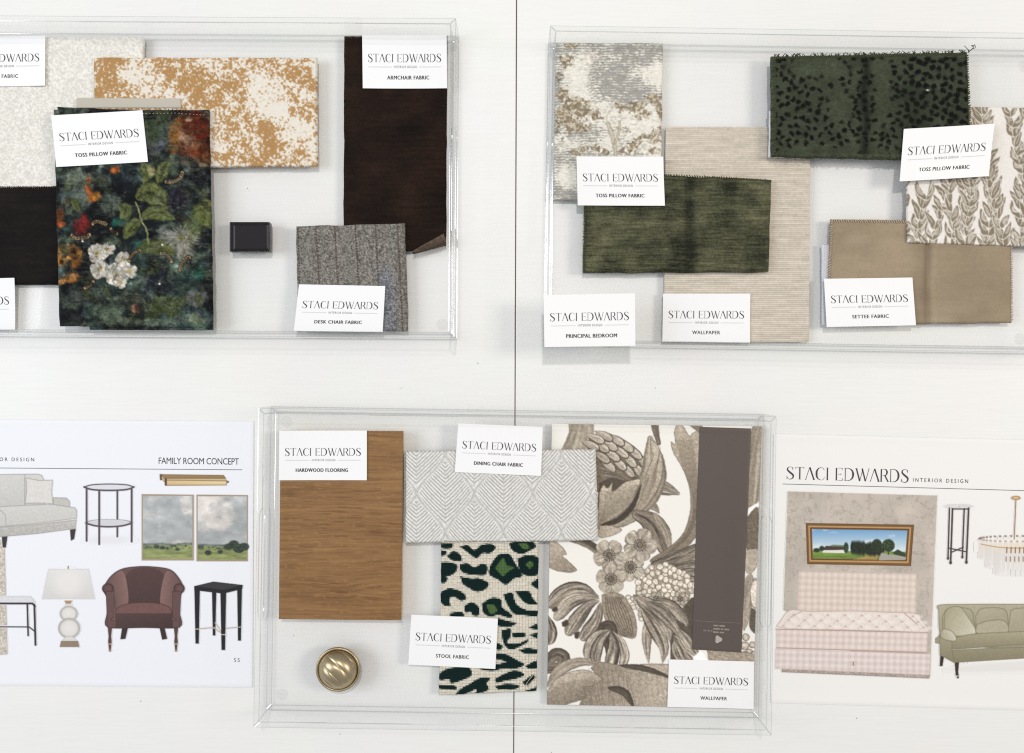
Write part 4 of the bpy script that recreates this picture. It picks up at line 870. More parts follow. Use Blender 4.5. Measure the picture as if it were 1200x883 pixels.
# ------------------------------------------------------------------ acrylic trays
M_sheet = m_sheet_acrylic('acrylic_floor', (0.997, 0.998, 0.998, 1), 0.02, 1.45, .30); M_wall = m_sheet_acrylic('acrylic_wall', (0.992, 0.995, 0.995, 1), 0.01, 1.49, .34); M_edge = m_glass_acrylic('acrylic_polished_edge')
M_foot = m_sheet_acrylic('acrylic_bumper', (0.994, 0.994, 0.994, 1), 0.06, 1.49, .4)
TZ0, TZ1, TT = 0.0016, 0.0415, 0.0058
def tray(label, cpx, cpy, rot_deg):
    k = S * (CAM_H - TZ1) / CAM_H; w2, h2 = 608 * k / 2, 375 * k / 2; t = TT
    cx, cy, _ = W(cpx, cpy, TZ1); root = link('acrylic_tray', None, loc=(cx, cy, 0)); root.rotation_euler.z = -R(rot_deg)
    tag(root, label, 'tray', 'clear acrylic display trays on the white table')
    e = 0.00015
    bevel_prism('floor_panel', [(-w2 + t + e, -h2 + t + e), (w2 - t - e, -h2 + t + e), (w2 - t - e, h2 - t - e), (-w2 + t + e, h2 - t - e)], TZ0, FLOOR - 0.0001, M_sheet, root)
    O = [(-w2, -h2), (w2, -h2), (w2, h2), (-w2, h2)]; I = [(-w2 + t, -h2 + t), (w2 - t, -h2 + t), (w2 - t, h2 - t), (-w2 + t, h2 - t)]
    for i in (0, 2):                                   # long walls, mitred
        j = (i + 1) % 4; bevel_prism('wall_panel', [O[i], O[j], I[j], I[i]], TZ0, TZ1, M_wall, root, 0.0008, edge_mat=M_edge)
    for sx in (-1, 1):                                 # short walls with a rounded hand slot
        sl_h, sl_r, zc = 0.0535, 0.0085, 0.0245; n = 40; hole = []
        for q in range(n):
            a = 2 * math.pi * (q + .5) / n; ca, sa = math.cos(a), math.sin(a); hole.append((math.copysign(sl_h - sl_r, ca) + sl_r * ca, zc + sl_r * sa))
        def outer(hy):
            out = []
            for (y, z) in hole:
                d = (y, z - zc); s1 = hy / abs(d[0]) if abs(d[0]) > 1e-9 else 1e9; s2 = (TZ1 - zc) / d[1] if d[1] > 0 else ((TZ0 - zc) / d[1] if d[1] < 0 else 1e9); m = min(s1, s2)
                out.append([d[0] * m, zc + d[1] * m])
            for (cy_, cz_) in ((hy, TZ1), (-hy, TZ1), (-hy, TZ0), (hy, TZ0)):
                b = min(range(n), key=lambda q: (out[q][0] - cy_) ** 2 + ((out[q][1] - cz_) * 2) ** 2); out[b] = [cy_, cz_]
            return out
        bm = bmesh.new(); rings = []
        for (x, hy) in ((sx * w2, h2), (sx * (w2 - t), h2 - t)):
            rings.append(([bm.verts.new((x, y, z)) for y, z in outer(hy)], [bm.verts.new((x, y, z)) for y, z in hole]))
        for q in range(n):
            p = (q + 1) % n; (o0, h0), (o1, h1) = rings
            bm.faces.new((o0[q], o0[p], h0[p], h0[q])); bm.faces.new((o1[p], o1[q], h1[q], h1[p])); bm.faces.new((o0[p], o0[q], o1[q], o1[p])); bm.faces.new((h0[q], h0[p], h1[p], h1[q]))
        bmesh.ops.recalc_face_normals(bm, faces=bm.faces)
        sharp = [ed for ed in bm.edges if len(ed.link_faces) == 2 and ed.calc_face_angle() > 0.6]
        res = bmesh.ops.bevel(bm, geom=sharp, offset=0.0008, segments=2, profile=0.5, affect='EDGES')
        for f in res['faces']: f.material_index = 1
        me = bpy.data.meshes.new('wall_panel'); bm.to_mesh(me); bm.free(); link('wall_panel', me, M_wall, root); me.materials.append(M_edge)
    for sx in (-1, 1):
        for sy in (-1, 1):
            bm = bmesh.new(); bmesh.ops.create_cone(bm, cap_ends=True, segments=28, radius1=0.0058, radius2=0.0046, depth=TZ0 - 0.0001)
            bmesh.ops.translate(bm, verts=bm.verts, vec=(sx * (w2 - .0155), sy * (h2 - .0155), TZ0 / 2))
            me = bpy.data.meshes.new('bumper_foot'); bm.to_mesh(me); bm.free(); link('bumper_foot', me, M_foot, root)
    return root
tray('clear acrylic tray holding the dark floral velvet and the ochre fabric', 229.5, 207, 0.35)
tray('clear acrylic tray holding the green velvets and the toile fabric', 945.5, 222, 0.9)
tray('clear acrylic tray holding the oak board and the bird wallpaper', 603.5, 670.3, 0.9)

# ------------------------------------------------------------------ cards
M_card = m_card(); M_ink = m_plain('print_ink', (70, 69, 73), 0.7, spec=0.2); M_ink2 = m_plain('print_ink_grey', (120, 120, 123), 0.7, spec=0.2); M_rule = m_plain('print_rule_grey', (212, 212, 214), 0.7, spec=0.2)
M_sticker = m_plain('sticker_paper', (247, 246, 243), 0.5)
def card(label, corners, z, caption, cap=(0.19, 0.81), side_cut=None, bold=0.007, sticker=None):
    zz = z if isinstance(z, (tuple, list)) else (z,) * 4; th = 0.0004
    Q = np.array([W(p[0], p[1], q + th) for p, q in zip(corners, zz)]); o = Q.mean(0); o[2] = min(zz)
    nu, nv = 14, 5; V = []; rb = random.Random(len(label) * 7 + int(corners[0][0])); b0, b1 = rb.uniform(.0002, .0011), rb.uniform(.0, .0007)
    bend = lambda u, v: b0 * (2 * u - 1) ** 2 * (.6 + .4 * v) + b1 * (2 * v - 1) ** 2 * u
    for lo in (0, th):
        for j in range(nv):
            for i in range(nu): V.append((bil(Q, np.array(i / (nu - 1)), np.array(j / (nv - 1))) - np.array([0, 0, lo - bend(i / (nu - 1), j / (nv - 1))]) - o).tolist())
    ix = lambda l, j, i: l * nu * nv + j * nu + i; F = []
    for j in range(nv - 1):
        for i in range(nu - 1):
            F.append((ix(0, j, i), ix(0, j + 1, i), ix(0, j + 1, i + 1), ix(0, j, i + 1))); F.append((ix(1, j, i), ix(1, j, i + 1), ix(1, j + 1, i + 1), ix(1, j + 1, i)))
    for i in range(nu - 1):
        F.append((ix(0, 0, i), ix(0, 0, i + 1), ix(1, 0, i + 1), ix(1, 0, i))); F.append((ix(0, nv - 1, i + 1), ix(0, nv - 1, i), ix(1, nv - 1, i), ix(1, nv - 1, i + 1)))
    for j in range(nv - 1):
        F.append((ix(0, j + 1, 0), ix(0, j, 0), ix(1, j, 0), ix(1, j + 1, 0))); F.append((ix(0, j, nu - 1), ix(0, j + 1, nu - 1), ix(1, j + 1, nu - 1), ix(1, j, nu - 1)))
    c = link('business_card', mesh_py('business_card', V, F), M_card, loc=o.tolist()); tag(c, label, 'card', 'business cards naming the samples')
    if sticker: place('sticker', BOXG, Q, sticker, c, M_sticker, 0.00008, o, bend)
    place('logo_lettering', LOGO, Q, (0.068, 0.350, 0.932, 0.512), c, M_ink, origin=o, zf=bend)
    place('rule_line', BOX, Q, (0.07, 0.590, 0.345, 0.604), c, M_rule, origin=o, zf=bend); place('rule_line', BOX, Q, (0.665, 0.590, 0.93, 0.604), c, M_rule, origin=o, zf=bend)
    place('subtitle_lettering', font_mesh('INTERIOR DESIGN', 0.0, 1.25), Q, (0.372, 0.572, 0.638, 0.617), c, M_ink2, origin=o, zf=bend)
    if caption: place('caption_lettering', font_mesh(caption, bold, 1.12), Q, (cap[0], 0.760, cap[1], 0.833), c, M_ink, 0.00018, o, bend)
    return c

# ------------------------------------------------------------------ cloth, boards and papers
def stitches(parent, pts, z, mat, pitch=3.0, ln=3.4, wd=1.5, ang=0.9, hgt=0.0008, seed=1, name='stitching'):
    """overcast stitches along an edge; one joined mesh of small rounded stitches"""
    P = np.asarray(pts, float); seg = np.hypot(*(P[1:] - P[:-1]).T); cum = np.concatenate([[0], np.cumsum(seg)]); R_ = random.Random(seed); V, F = [], []
    k = Sz = S * (CAM_H - z) / CAM_H; loc = np.array(parent.location); d = 0.0
    while d < cum[-1]:
        i = min(int(np.searchsorted(cum, d, 'right')) - 1, len(seg) - 1); t = (d - cum[i]) / seg[i]; x, y = P[i] * (1 - t) + P[i + 1] * t
        dx, dy = (P[i + 1] - P[i]) / seg[i]; a = math.atan2(dy, dx) + ang + R_.uniform(-.18, .18); L = ln * R_.uniform(.85, 1.15) / 2 * k; Wd = wd * R_.uniform(.85, 1.2) / 2 * k
        cx, cy, _ = W(x + R_.uniform(-.3, .3), y + R_.uniform(-.3, .3), z); ca, sa = math.cos(a), -math.sin(a); b = len(V)
        for (u, v, h) in ((L, 0, -.2), (L * .55, Wd, 0), (-L * .55, Wd, 0), (-L, 0, -.2), (-L * .55, -Wd, 0), (L * .55, -Wd, 0), (L * .5, 0, 1), (-L * .5, 0, 1)):
            V.append((cx + u * ca - v * sa - loc[0], cy + u * sa + v * ca - loc[1], z + h * hgt - loc[2]))
        F += [(b, b + 1, b + 6), (b + 1, b + 2, b + 7, b + 6), (b + 2, b + 3, b + 7), (b + 3, b + 4, b + 7), (b + 4, b + 5, b + 6, b + 7), (b + 5, b, b + 6)]
        d += pitch * R_.uniform(.85, 1.15)
    return link(name, mesh_py(name, V, F, True), mat, parent)

def under(parent, name, corners, z0, t, mat, canvas=None, res=.5, **k):
    c = swatch(name, corners, z0, t, mat, canvas, res, **k); c.parent = parent; c.location = Vector(c.location) - parent.location; return c
mm = 0.001; FZ = FLOOR
SWG = 'fabric samples laid in the trays'
# -- tray with the floral velvet
M_boucle = m_print('boucle_cloth', .95, .1, .25, .35, 900); M_ochre = m_print('ochre_cloth', .9, .15, .1, .35, 1500, mixamt=.10)
M_black = m_velvet('black_brown_velvet', (14, 11, 11), (25, 20, 18), (40, 900, 40), .03)
M_velvet = m_print('plain_velvet', .8, .12, .03, .3, 1400, mixamt=.15); M_floral = m_print('floral_velvet', .8, .12, .03, .25, 1300, mixamt=.12); M_tweed = m_print('tweed_cloth', .95, .1, .1, .55, 1700, mixamt=.18)
M_thread_dark = m_plain('dark_thread', (72, 62, 56), .9, spec=.15); M_thread_pale = m_plain('pale_thread', (176, 168, 152), .9, spec=.15); M_backing = m_plain('cloth_backing', (188, 182, 170), .95, spec=.1)
o = swatch('fabric_swatch', [(-62, 43), (168.5, 43), (167.5, 221), (-62, 221)], FZ, 3 * mm, M_boucle, print_boucle(), 1.0, 2.5, .0006, .03, 1.2, .08, 3, boucle_h)
tag(o, 'ivory looped boucle fabric swatch beneath the ochre patterned fabric', 'fabric', SWG)
o = swatch('fabric_swatch', [(-62, 219), (70, 217.5), (70, 334), (-62, 332)], FZ + .4 * mm, 2.8 * mm, M_velvet, print_velvet((-6, 212, 76, 340), (10, 8, 8), (30, 25, 23), 31, 1, .03, .8, thread=.4), .9, 3, .0012, .03, .8, .05, 5)
tag(o, 'black brown velvet swatch half hidden under the dark floral velvet', 'fabric', SWG); stitches(o, [(-40, 220.5), (66, 219.5)], FZ + 3.9 * mm, M_thread_dark, 2.6, 4.2, 1.1, 1.0, seed=2)
o = swatch('fabric_swatch', [(109, 67), (371, 67), (372, 195), (110, 196)], FZ + 3.3 * mm, 3.2 * mm, M_ochre, print_ochre(), 1.25, 2.2, .0005, .03, .8, .09, 7)
tag(o, 'ochre and white mottled fabric swatch beside the dark floral velvet', 'fabric', SWG)
fl = print_floral()
o = swatch('fabric_swatch', [(62, 128), (244, 128.5), (249, 384), (68.5, 382.5)], FZ + 8.2 * mm, 3.4 * mm, M_floral, fl, 1.25, 3, .0024, .016, 1.0, .06, 11)
tag(o, 'folded dark floral velvet with white blooms and green leaves', 'fabric', SWG)
stitches(o, [(168, 130), (205, 129.5), (225, 131), (243, 132.5)], FZ + 12.2 * mm, M_thread_dark, 4.2, 4.6, 1.0, .8, seed=3); stitches(o, [(168, 133.5), (205, 133), (243, 135.5)], FZ + 12.4 * mm, M_thread_pale, 4.2, 1.6, .8, .1, seed=13)
swatch('backing_strip', [(98, 120.5), (218, 121), (219, 132), (98, 132)], FZ + 6.9 * mm - o.location.z, 1.0 * mm, M_backing, None, .3, 1, seed=4, parent=None).parent = o
ch = [c for c in o.children if c.name.startswith('backing_strip')][0]; ch.location = (ch.location[0] - o.location[0], ch.location[1] - o.location[1], ch.location[2])
under(o, 'folded_layer', [(66, 125), (244, 131), (248.5, 387), (104, 386.5)], FZ + 4.0 * mm, 4.0 * mm, M_floral, fl, .8, r=2, wav=.8, seed=6)
o = swatch('fabric_swatch', [(403, 42), (524, 42), (522.5, 288), (402, 306)], FZ, 2.6 * mm, M_velvet, print_velvet((398, 36, 530, 312), (15, 9, 7), (46, 30, 21), 41, 1, .025, .75, thread=.45), 1.0, 2.5, .0024, .016, .7, .06, 15)
tag(o, 'espresso brown velvet swatch with a turned up corner', 'fabric', SWG); stitches(o, [(404, 44.5), (424, 44.5)], FZ + 3.3 * mm, M_thread_dark, 2.6, 3.0, .9, .7, seed=5)
fc = link('turned_corner', mesh_py('turned_corner', [tuple(np.array(W(x, y, z)) - np.array(o.location)) for x, y, z in
      [(484, 294, FZ + 3.0 * mm), (496, 287, FZ + 4.4 * mm), (508, 280.5, FZ + 6 * mm), (520, 274, FZ + 7.4 * mm), (523, 285, FZ + 6 * mm), (511, 290, FZ + 5.4 * mm), (497, 294.5, FZ + 4.4 * mm), (484, 297.5, FZ + 3.0 * mm),
       (523, 288, FZ + 1.5 * mm), (484, 298.5, FZ + 1.5 * mm)]], [(0, 7, 6, 1), (1, 6, 5, 2), (2, 5, 4, 3), (4, 5, 6, 7, 9, 8)], True), m_velvet('espresso_velvet_back', (74, 62, 52), (112, 98, 84), (300, 300, 300), .05), o)
stitches(o, [(484, 297), (497, 294), (511, 289.5), (522, 285)], FZ + 6.0 * mm, M_thread_dark, 2.4, 3.4, 1.0, 1.0, seed=6)
o = swatch('fabric_swatch', [(346, 265), (474, 261.5), (478, 388.5), (348, 388.5)], FZ + 2.7 * mm, 4.2 * mm, M_tweed, print_tweed(), 1.4, 3.5, .0022, .02, 1.0, .05, 17)
tag(o, 'grey tweed fabric swatch with thin dark stripes', 'fabric', SWG)

# dark metal finish block
M_block = m_plain('dark_bronze_lacquer', (20, 18, 20), .2, .1); bc = W(295.5, 279.5, FZ)
blk = link('finish_block', None, loc=(bc[0], bc[1], FZ)); tag(blk, 'small dark bronze finish block lying alone on the tray floor', 'finish sample')
k1 = S * (CAM_H - .016) / CAM_H; hx, hy = 47 * k1 / 2, 35 * k1 / 2
bevel_prism('block_body', [(-hx, -hy), (hx, -hy), (hx, hy), (-hx, hy)], 0, .0085, M_block, blk, .0009, 3)
under(blk, 'face_plate', [(272.6, 262.6), (315.2, 262.6), (315.2, 293.6), (272.6, 293.6)], FZ + .0085, .0016, m_plain('bronze_face', (36, 33, 36), .3, .5), None, 1.0, r=3.5)

# -- tray with the green velvets
M_toile = m_print('toile_cloth', .9, .15, .05, .3, 1500); M_grass = m_print('grasscloth', .92, .12, 0, .3, 1600)
M_leo = m_print('spotted_velvet', .85, .1, .03, .4, 1500, mixamt=.2)
M_leafc = m_print('leaf_cloth', .9, .15, 0, .3, 1600)
M_thread_green = m_plain('green_thread', (70, 74, 52), .9, spec=.15); M_thread_taupe = m_plain('taupe_thread', (176, 160, 142), .9, spec=.15); M_cloth_white = m_plain('white_interlining', (206, 208, 214), .95, spec=.1)
o = swatch('fabric_swatch', [(652, 50), (777.5, 50), (775, 238), (648, 234)], FZ, 3.2 * mm, M_toile, print_toile(), 1.3, 3.5, .0018, .02, 1.0, .06, 21)
tag(o, 'cream toile fabric swatch with brown trees and grey sky', 'fabric', SWG)
o = swatch('wallpaper_sample', [(780, 148.5), (950, 149), (948, 401), (778, 400.5)], FZ, .7 * mm, M_grass, print_grasscloth(), 1.2, .8, .0002, .02, .25, .1, 23, grass_h)
tag(o, 'beige ribbed grasscloth wallpaper sample under the olive green velvet', 'wallpaper')
def fold_green(px, py, U, V): return -0.0022 * np.exp(-((px - 807) / 4) ** 2) + 0.0008 * np.exp(-((px - 797) / 6) ** 2)
o = swatch('fabric_swatch', [(686, 202), (905, 210), (902, 318.5), (683.5, 320)], FZ + 3.4 * mm, 4.6 * mm, M_velvet, print_velvet((678, 196, 912, 326), (33, 36, 27), (106, 105, 79), 51, 1.35, .035, .72, [(809, 6, -.35), (852, 16, -.12), (700, 10, .12), (790, 8, -.1)],   .8), 1.3, 3.5, .0028, .018, 1.2, .05, 25, zfun=fold_green)  # dark bands paint the fold's shadow into the cloth colour
tag(o, 'olive green ribbed velvet swatch lying on the grasscloth wallpaper', 'fabric', SWG)
stitches(o, [(686, 236), (685, 280), (684.5, 318)], FZ + 8.2 * mm, M_thread_green, 3.4, 4.4, 1.7, .9, seed=7); stitches(o, [(778, 205.5), (840, 208), (904, 212)], FZ + 8.4 * mm, M_thread_green, 3.0, 3.4, 1.4, .9, seed=8)
o = swatch('fabric_swatch', [(1062, 124), (1232, 126.5), (1232, 290), (1064, 284.5)], FZ + 5.4 * mm, 2.6 * mm, M_leafc, print_leaves(), 1.3, 2, .0008, .03, .8, .06, 27)
tag(o, 'white fabric swatch printed with taupe leaf sprays', 'fabric', SWG)
def fold_taupe(px, py, U, V): return -0.0018 * np.exp(-((px - 1087) / 3) ** 2) + 0.0007 * np.exp(-((px - 1080) / 4) ** 2)
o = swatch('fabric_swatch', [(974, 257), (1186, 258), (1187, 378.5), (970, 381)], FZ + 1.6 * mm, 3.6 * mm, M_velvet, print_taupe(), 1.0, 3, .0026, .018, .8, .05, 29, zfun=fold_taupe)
tag(o, 'taupe velvet swatch with pale overcast edges below the leaf fabric', 'fabric', SWG)
stitches(o, [(975, 259), (1064, 260)], FZ + 5.8 * mm, M_thread_taupe, 2.8, 5.0, 1.3, 1.1, seed=9); stitches(o, [(975, 259), (972, 320), (970.5, 378)], FZ + 5.6 * mm, M_thread_taupe, 2.8, 4.4, 1.3, .9, seed=10); stitches(o, [(1185.5, 288), (1186, 376)], FZ + 5.6 * mm, M_thread_taupe, 2.8, 4.0, 1.3, .9, seed=11)
under(o, 'folded_layer', [(963, 287), (1100, 287), (1100, 380), (963.5, 381.5)], FZ, 1.5 * mm, M_cloth_white, None, .3, r=1.5, wav=.8, seed=8)
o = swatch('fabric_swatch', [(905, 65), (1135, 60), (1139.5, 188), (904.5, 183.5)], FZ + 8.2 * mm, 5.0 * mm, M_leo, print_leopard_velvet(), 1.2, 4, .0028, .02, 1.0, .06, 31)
tag(o, 'dark green velvet swatch with black leopard spots', 'fabric', SWG)
under(o, 'interlining', [(901.5, 130), (960, 132), (960, 186), (900.5, 184.5)], FZ + 6.5 * mm, 1.6 * mm, M_cloth_white, None, .3, r=1.5, wav=1.0, seed=9)
under(o, 'folded_layer', [(909, 70), (1055, 68), (1055, 186), (909, 181)], FZ + .8 * mm, 5.6 * mm, M_black, None, .3, r=2, seed=10)
stitches(o, [(1133.5, 66), (1135.5, 120), (1136.2, 150)], FZ + 13.6 * mm, M_thread_green, 2.6, 4.6, 1.4, 1.0, seed=12); stitches(o, [(908.5, 70), (908.5, 120), (908.5, 180)], FZ + 13.6 * mm, M_thread_green, 2.6, 3.8, 1.3, 1.0, seed=14); stitches(o, [(909, 68), (1012, 66), (1133, 63.5)], FZ + 13.6 * mm, M_thread_green, 2.2, 3.6, 1.4, 1.1, seed=15)
R9 = random.Random(2); V, F = [], []          # pile fuzz along the cut edges and a loose thread at the corner
def fibre(pts, wpx, z):
    b = len(V); P = spline(pts, 10); d = np.gradient(P, axis=0); d /= np.hypot(d[:, 0], d[:, 1])[:, None] + 1e-9
    for i, (x, y) in enumerate(P):
        for s_ in (-1, 1): V.append(tuple(np.array(W(x - d[i, 1] * wpx / 2 * s_, y + d[i, 0] * wpx / 2 * s_, z + .0004 * math.sin(i))) - np.array(o.location)))
        V.append(tuple(np.array(W(x, y, z + .0004 * math.sin(i) + .0005)) - np.array(o.location)))
    for i in range(len(P) - 1):
        a = b + i * 3; F.extend([(a, a + 3, a + 5, a + 2), (a + 2, a + 5, a + 4, a + 1)])
for k in range(260):
    x = R9.uniform(906, 1136); top = R9.random() < .6; y = (67 - (x - 905) * .021) if top else (182 + (x - 905) * .018); s_ = -1 if top else 1
    fibre([(x, y), (x + R9.uniform(-1.5, 1.5), y + s_ * R9.uniform(.4, 1.4)), (x + R9.uniform(-3, 3), y + s_ * R9.uniform(1.5, 4.2))], .8, FZ + 12 * mm)
fibre([(1134, 62), (1139, 58), (1141, 55), (1138, 54), (1142, 53.5)], .9, FZ + 12 * mm); fibre([(1136, 60), (1132, 56), (1130, 54)], .8, FZ + 12 * mm); fibre([(1138, 58), (1143, 56), (1142, 52)], .7, FZ + 12 * mm)
link('loose_threads', mesh_py('loose_threads', V, F, True), m_plain('fuzz_thread', (66, 72, 58), .9, spec=.15), o)['kind'] = 'stuff'

# -- tray with the oak board
ob = link('wood_sample', None, loc=W(399, 615, FZ)); tag(ob, 'oak hardwood flooring sample board with fine horizontal grain', 'wood sample')
def quadfoot(corners, z): return [tuple((np.array(W(x, y, z)) - np.array(ob.location))[:2]) for x, y in corners]
M_oak = m_print('oak_face', .48, .35, 0, .2, 900)
under(ob, 'wear_layer', [(328.5, 505), (472, 505.5), (470, 727.5), (326.5, 726)], FZ + .0085, .0015, M_oak, print_oak(), 1.5, r=.5)
bevel_prism('core_board', quadfoot([(326.8, 725.5), (469.7, 727), (471.7, 506), (328.8, 505.5)], FZ + .010), 0, .0085, m_plain('plywood_core', (206, 178, 140), .8), ob, .0003, 1)
M_paper = m_print('printed_wallpaper', .75, .25, 0, .06, 1200); M_dining = m_print('feather_weave', .92, .15, .05, .4, 1500); M_stool = m_print('needlepoint', .95, .1, .05, .4, 1500)
o = swatch('wallpaper_sample', [(646.5, 497), (893, 500), (882, 830), (641, 826)], FZ, .6 * mm, M_paper, print_wallpaper(), 1.5, .6, .0002, .02, 0, .1, 33); tag(o, 'sepia wallpaper sample with a bird, flowers and scrolling leaves', 'wallpaper')
o = swatch('paint_strip', [(820, 500.5), (880.5, 502.5), (869, 765), (811, 761.5)], FZ + .8 * mm, .6 * mm, m_plain('grey_brown_paint', (88, 77, 72), .5), None, .3, .5, seed=2); tag(o, 'long grey brown paint strip standing out on the bird wallpaper', 'paint sample')
Q = np.array([W(x, y, FZ + 1.4 * mm) for x, y in [(820, 500.5), (880.5, 502.5), (869, 765), (811, 761.5)]]); M_pale = m_plain('pale_print', (176, 166, 158), .6)
place('rule_line', BOX, Q, (.04, .868, .96, .8705), o, m_plain('rule_print', (116, 104, 98), .6), .0002, o.location)
def wordbars(lines, u0, v0, dv, hv):
    """print too small to read in the picture: one short bar for each word"""
    V, F = [], []
    for k, ws in enumerate(lines):
        u = u0
        for w_ in ws:
            b = len(V); V += [(u, v0 + k * dv), (u + w_, v0 + k * dv), (u + w_, v0 + k * dv + hv), (u, v0 + k * dv + hv)]; F.append((b, b + 3, b + 2, b + 1)); u += w_ + .02
    return np.array(V), F
M_code = m_plain('code_print', (122, 111, 104), .6); M_pale2 = m_plain('small_print', (142, 131, 124), .6)
place('small_print', wordbars([[.06, .05, .04]], .21, .907, .0148, .0075), Q, (0, 0, 1, 1), o, M_code, .0002, o.location)
place('small_print', wordbars([[.10, .11], [.13, .05, .10], [.11, .09]], .41, .8825, .0148, .0070), Q, (0, 0, 1, 1), o, M_pale2, .0002, o.location)
n = 28; place('emblem', (np.array([[.5 + (.42 + .08 * math.cos(3 * a)) * math.cos(a), .5 + (.42 + .08 * math.cos(3 * a)) * math.sin(a)] for a in [2 * math.pi * i / n for i in range(n)]]), [tuple(range(n))]), Q, (.44, .928, .60, .966), o, M_pale, .0002, o.location)
o = swatch('fabric_swatch', [(517, 634), (631.5, 634), (629, 810.5), (514, 815.5)], FZ, 3.2 * mm, M_stool, print_stool(), 1.6, 2, .0006, .03, .9, .12, 35, stool_h); tag(o, 'cream needlepoint fabric swatch with dark green leopard spots', 'fabric', SWG)
V, F = [], []
for k, pts in enumerate([[(616, 803), (620, 797), (626, 790)], [(618, 805), (623, 799), (628, 794)]]): fibre(pts, .8, FZ + 3.4 * mm)
link('loose_threads', mesh_py('loose_threads', V, F, True), M_thread_pale, o)['kind'] = 'stuff'
o = swatch('fabric_swatch', [(474.5, 529), (699, 527.5), (701, 634.5), (474.5, 637)], FZ + 3.8 * mm, 4.4 * mm, M_dining, print_dining(), 1.6, 3.5, .0010, .03, .9, .07, 37, dining_h); tag(o, 'pale grey woven fabric swatch with an ogee feather pattern', 'fabric', SWG)

# twisted metal cabinet knob
def m_brass():
    m, N, L, b = new_mat('brushed_brass'); tc = N.new('ShaderNodeTexCoord'); mp = N.new('ShaderNodeMapping'); mp.inputs['Scale'].default_value = (400, 3000, 400); mp.inputs['Rotation'].default_value = (0, 0, .8)
    n1 = N.new('ShaderNodeTexNoise'); n1.inputs['Scale'].default_value = 1; L.new(tc.outputs['Object'], mp.inputs[0]); L.new(mp.outputs[0], n1.inputs['Vector'])
    b.inputs['Base Color'].default_value = rgba((184, 168, 138)); b.inputs['Metallic'].default_value = 1; b.inputs['Roughness'].default_value = .36; b.inputs['Anisotropic'].default_value = .4; bump_on(N, L, b, n1.outputs['Fac'], .12, .0003); return m
kb = link('cabinet_knob', None, loc=W(399, 780, FZ)); tag(kb, 'round brushed brass cabinet knob with twisted flutes', 'knob'); M_brass = m_brass()
def lathe(name, prof, mat, parent, seg=72, disp=None):
    V, F = [], []
    for (r, z) in prof:
        for i in range(seg):
            a = 2 * math.pi * i / seg; x, y = r * math.cos(a), r * math.sin(a); q = disp(x, y, r, z) if disp else (0, 0, 0); V.append((x + q[0], y + q[1], z + q[2]))
    m = len(prof)
    for j in range(m - 1):
        for i in range(seg): F.append((j * seg + i, j * seg + (i + 1) % seg, (j + 1) * seg + (i + 1) % seg, (j + 1) * seg + i))
    F.append(tuple((m - 1) * seg + i for i in range(seg))); F.append(tuple(reversed(range(seg))))
    return link(name, mesh_py(name, V, F, True), mat, parent)
kr = 26 * S * (CAM_H - .012) / CAM_H
lathe('base_ring', [(kr * .80, 0), (kr * .82, .002), (kr * .9, .006), (kr * .985, .009), (kr, .0105), (kr * .99, .0118), (kr * .94, .0126), (kr * .90, .0122), (kr * .88, .0112)], M_brass, kb)
def flute(x, y, r, z):
    u = (x * .72 - y * .69) / kr; v = (x * .69 + y * .72) / kr              # along and across the twist
    t = v + .26 * u * u - .10; ph = (t / .44 + .5) % 1.0; g = math.sqrt(max(0.0, 1 - (2 * ph - 1) ** 2)) # rounded ribs with sharp valleys
    f = max(0.0, 1 - (r / (kr * .87)) ** 8); return (0, 0, -.0013 * (1 - g) * f)
lathe('dome', [(kr * .87 * math.sin(a), .0118 + .0125 * (1 - (math.sin(a)) ** 2.4) ** .8) for a in [math.pi / 2 * (1 - i / 70) for i in range(71)]][:-1] + [(.00005, .0243)], M_brass, kb, 160, flute)

# ------------------------------------------------------------------ cards on the samples
card('white card with caption ending in FABRIC, cut by picture edge on ivory boucle', [(-50, 44), (53.5, 42.5), (53.5, 101), (-50, 102)], FZ + 3.9 * mm, 'FABRIC', (.503, .69))
card('white card cut by the picture edge below the black velvet', [(-86, 328), (17.5, 326), (18.5, 387), (-85, 388.5)], (FZ + 3.4 * mm, FZ + 3.4 * mm, FZ + .4 * mm, FZ + .4 * mm), None)
card('white card lettered TOSS PILLOW FABRIC tilted on the dark floral velvet', [(60, 135.5), (167, 129.5), (173.5, 190), (66, 196)], FZ + 13.0 * mm, 'TOSS PILLOW FABRIC', (.215, .785))
card('white card lettered ARMCHAIR FABRIC at the top of the espresso velvet', [(424.5, 41.5), (523.5, 41.5), (524, 104), (425.3, 104)], (FZ + 6 * mm, FZ + 6 * mm, FZ + 4.0 * mm, FZ + 4.0 * mm), 'ARMCHAIR FABRIC', (.29, .79))
card('white card lettered DESK CHAIR FABRIC on the grey tweed', [(350.5, 333.5), (451.5, 335.5), (448.5, 389.5), (344.5, 388)], (FZ + 8.6 * mm,) * 2 + (FZ + 8.0 * mm,) * 2, 'DESK CHAIR FABRIC', (.22, .76))
card('white card lettered PRINCIPAL BEDROOM resting on the tray corner rim', [(637, 346), (744, 344), (744.5, 405.5), (638, 407)], TZ1 + .1 * mm, 'PRINCIPAL BEDROOM', (.24, .80))
card('white card lettered WALLPAPER on the beige grasscloth', [(777, 344.5), (879, 344.5), (878.5, 402), (776, 401)], FZ + 1.2 * mm, 'WALLPAPER', (.34, .66))
card('white card lettered TOSS PILLOW FABRIC between the toile and olive velvet', [(675.5, 183.5), (777, 184), (779, 241.5), (677, 241)], FZ + 9.6 * mm, 'TOSS PILLOW FABRIC', (.21, .77))
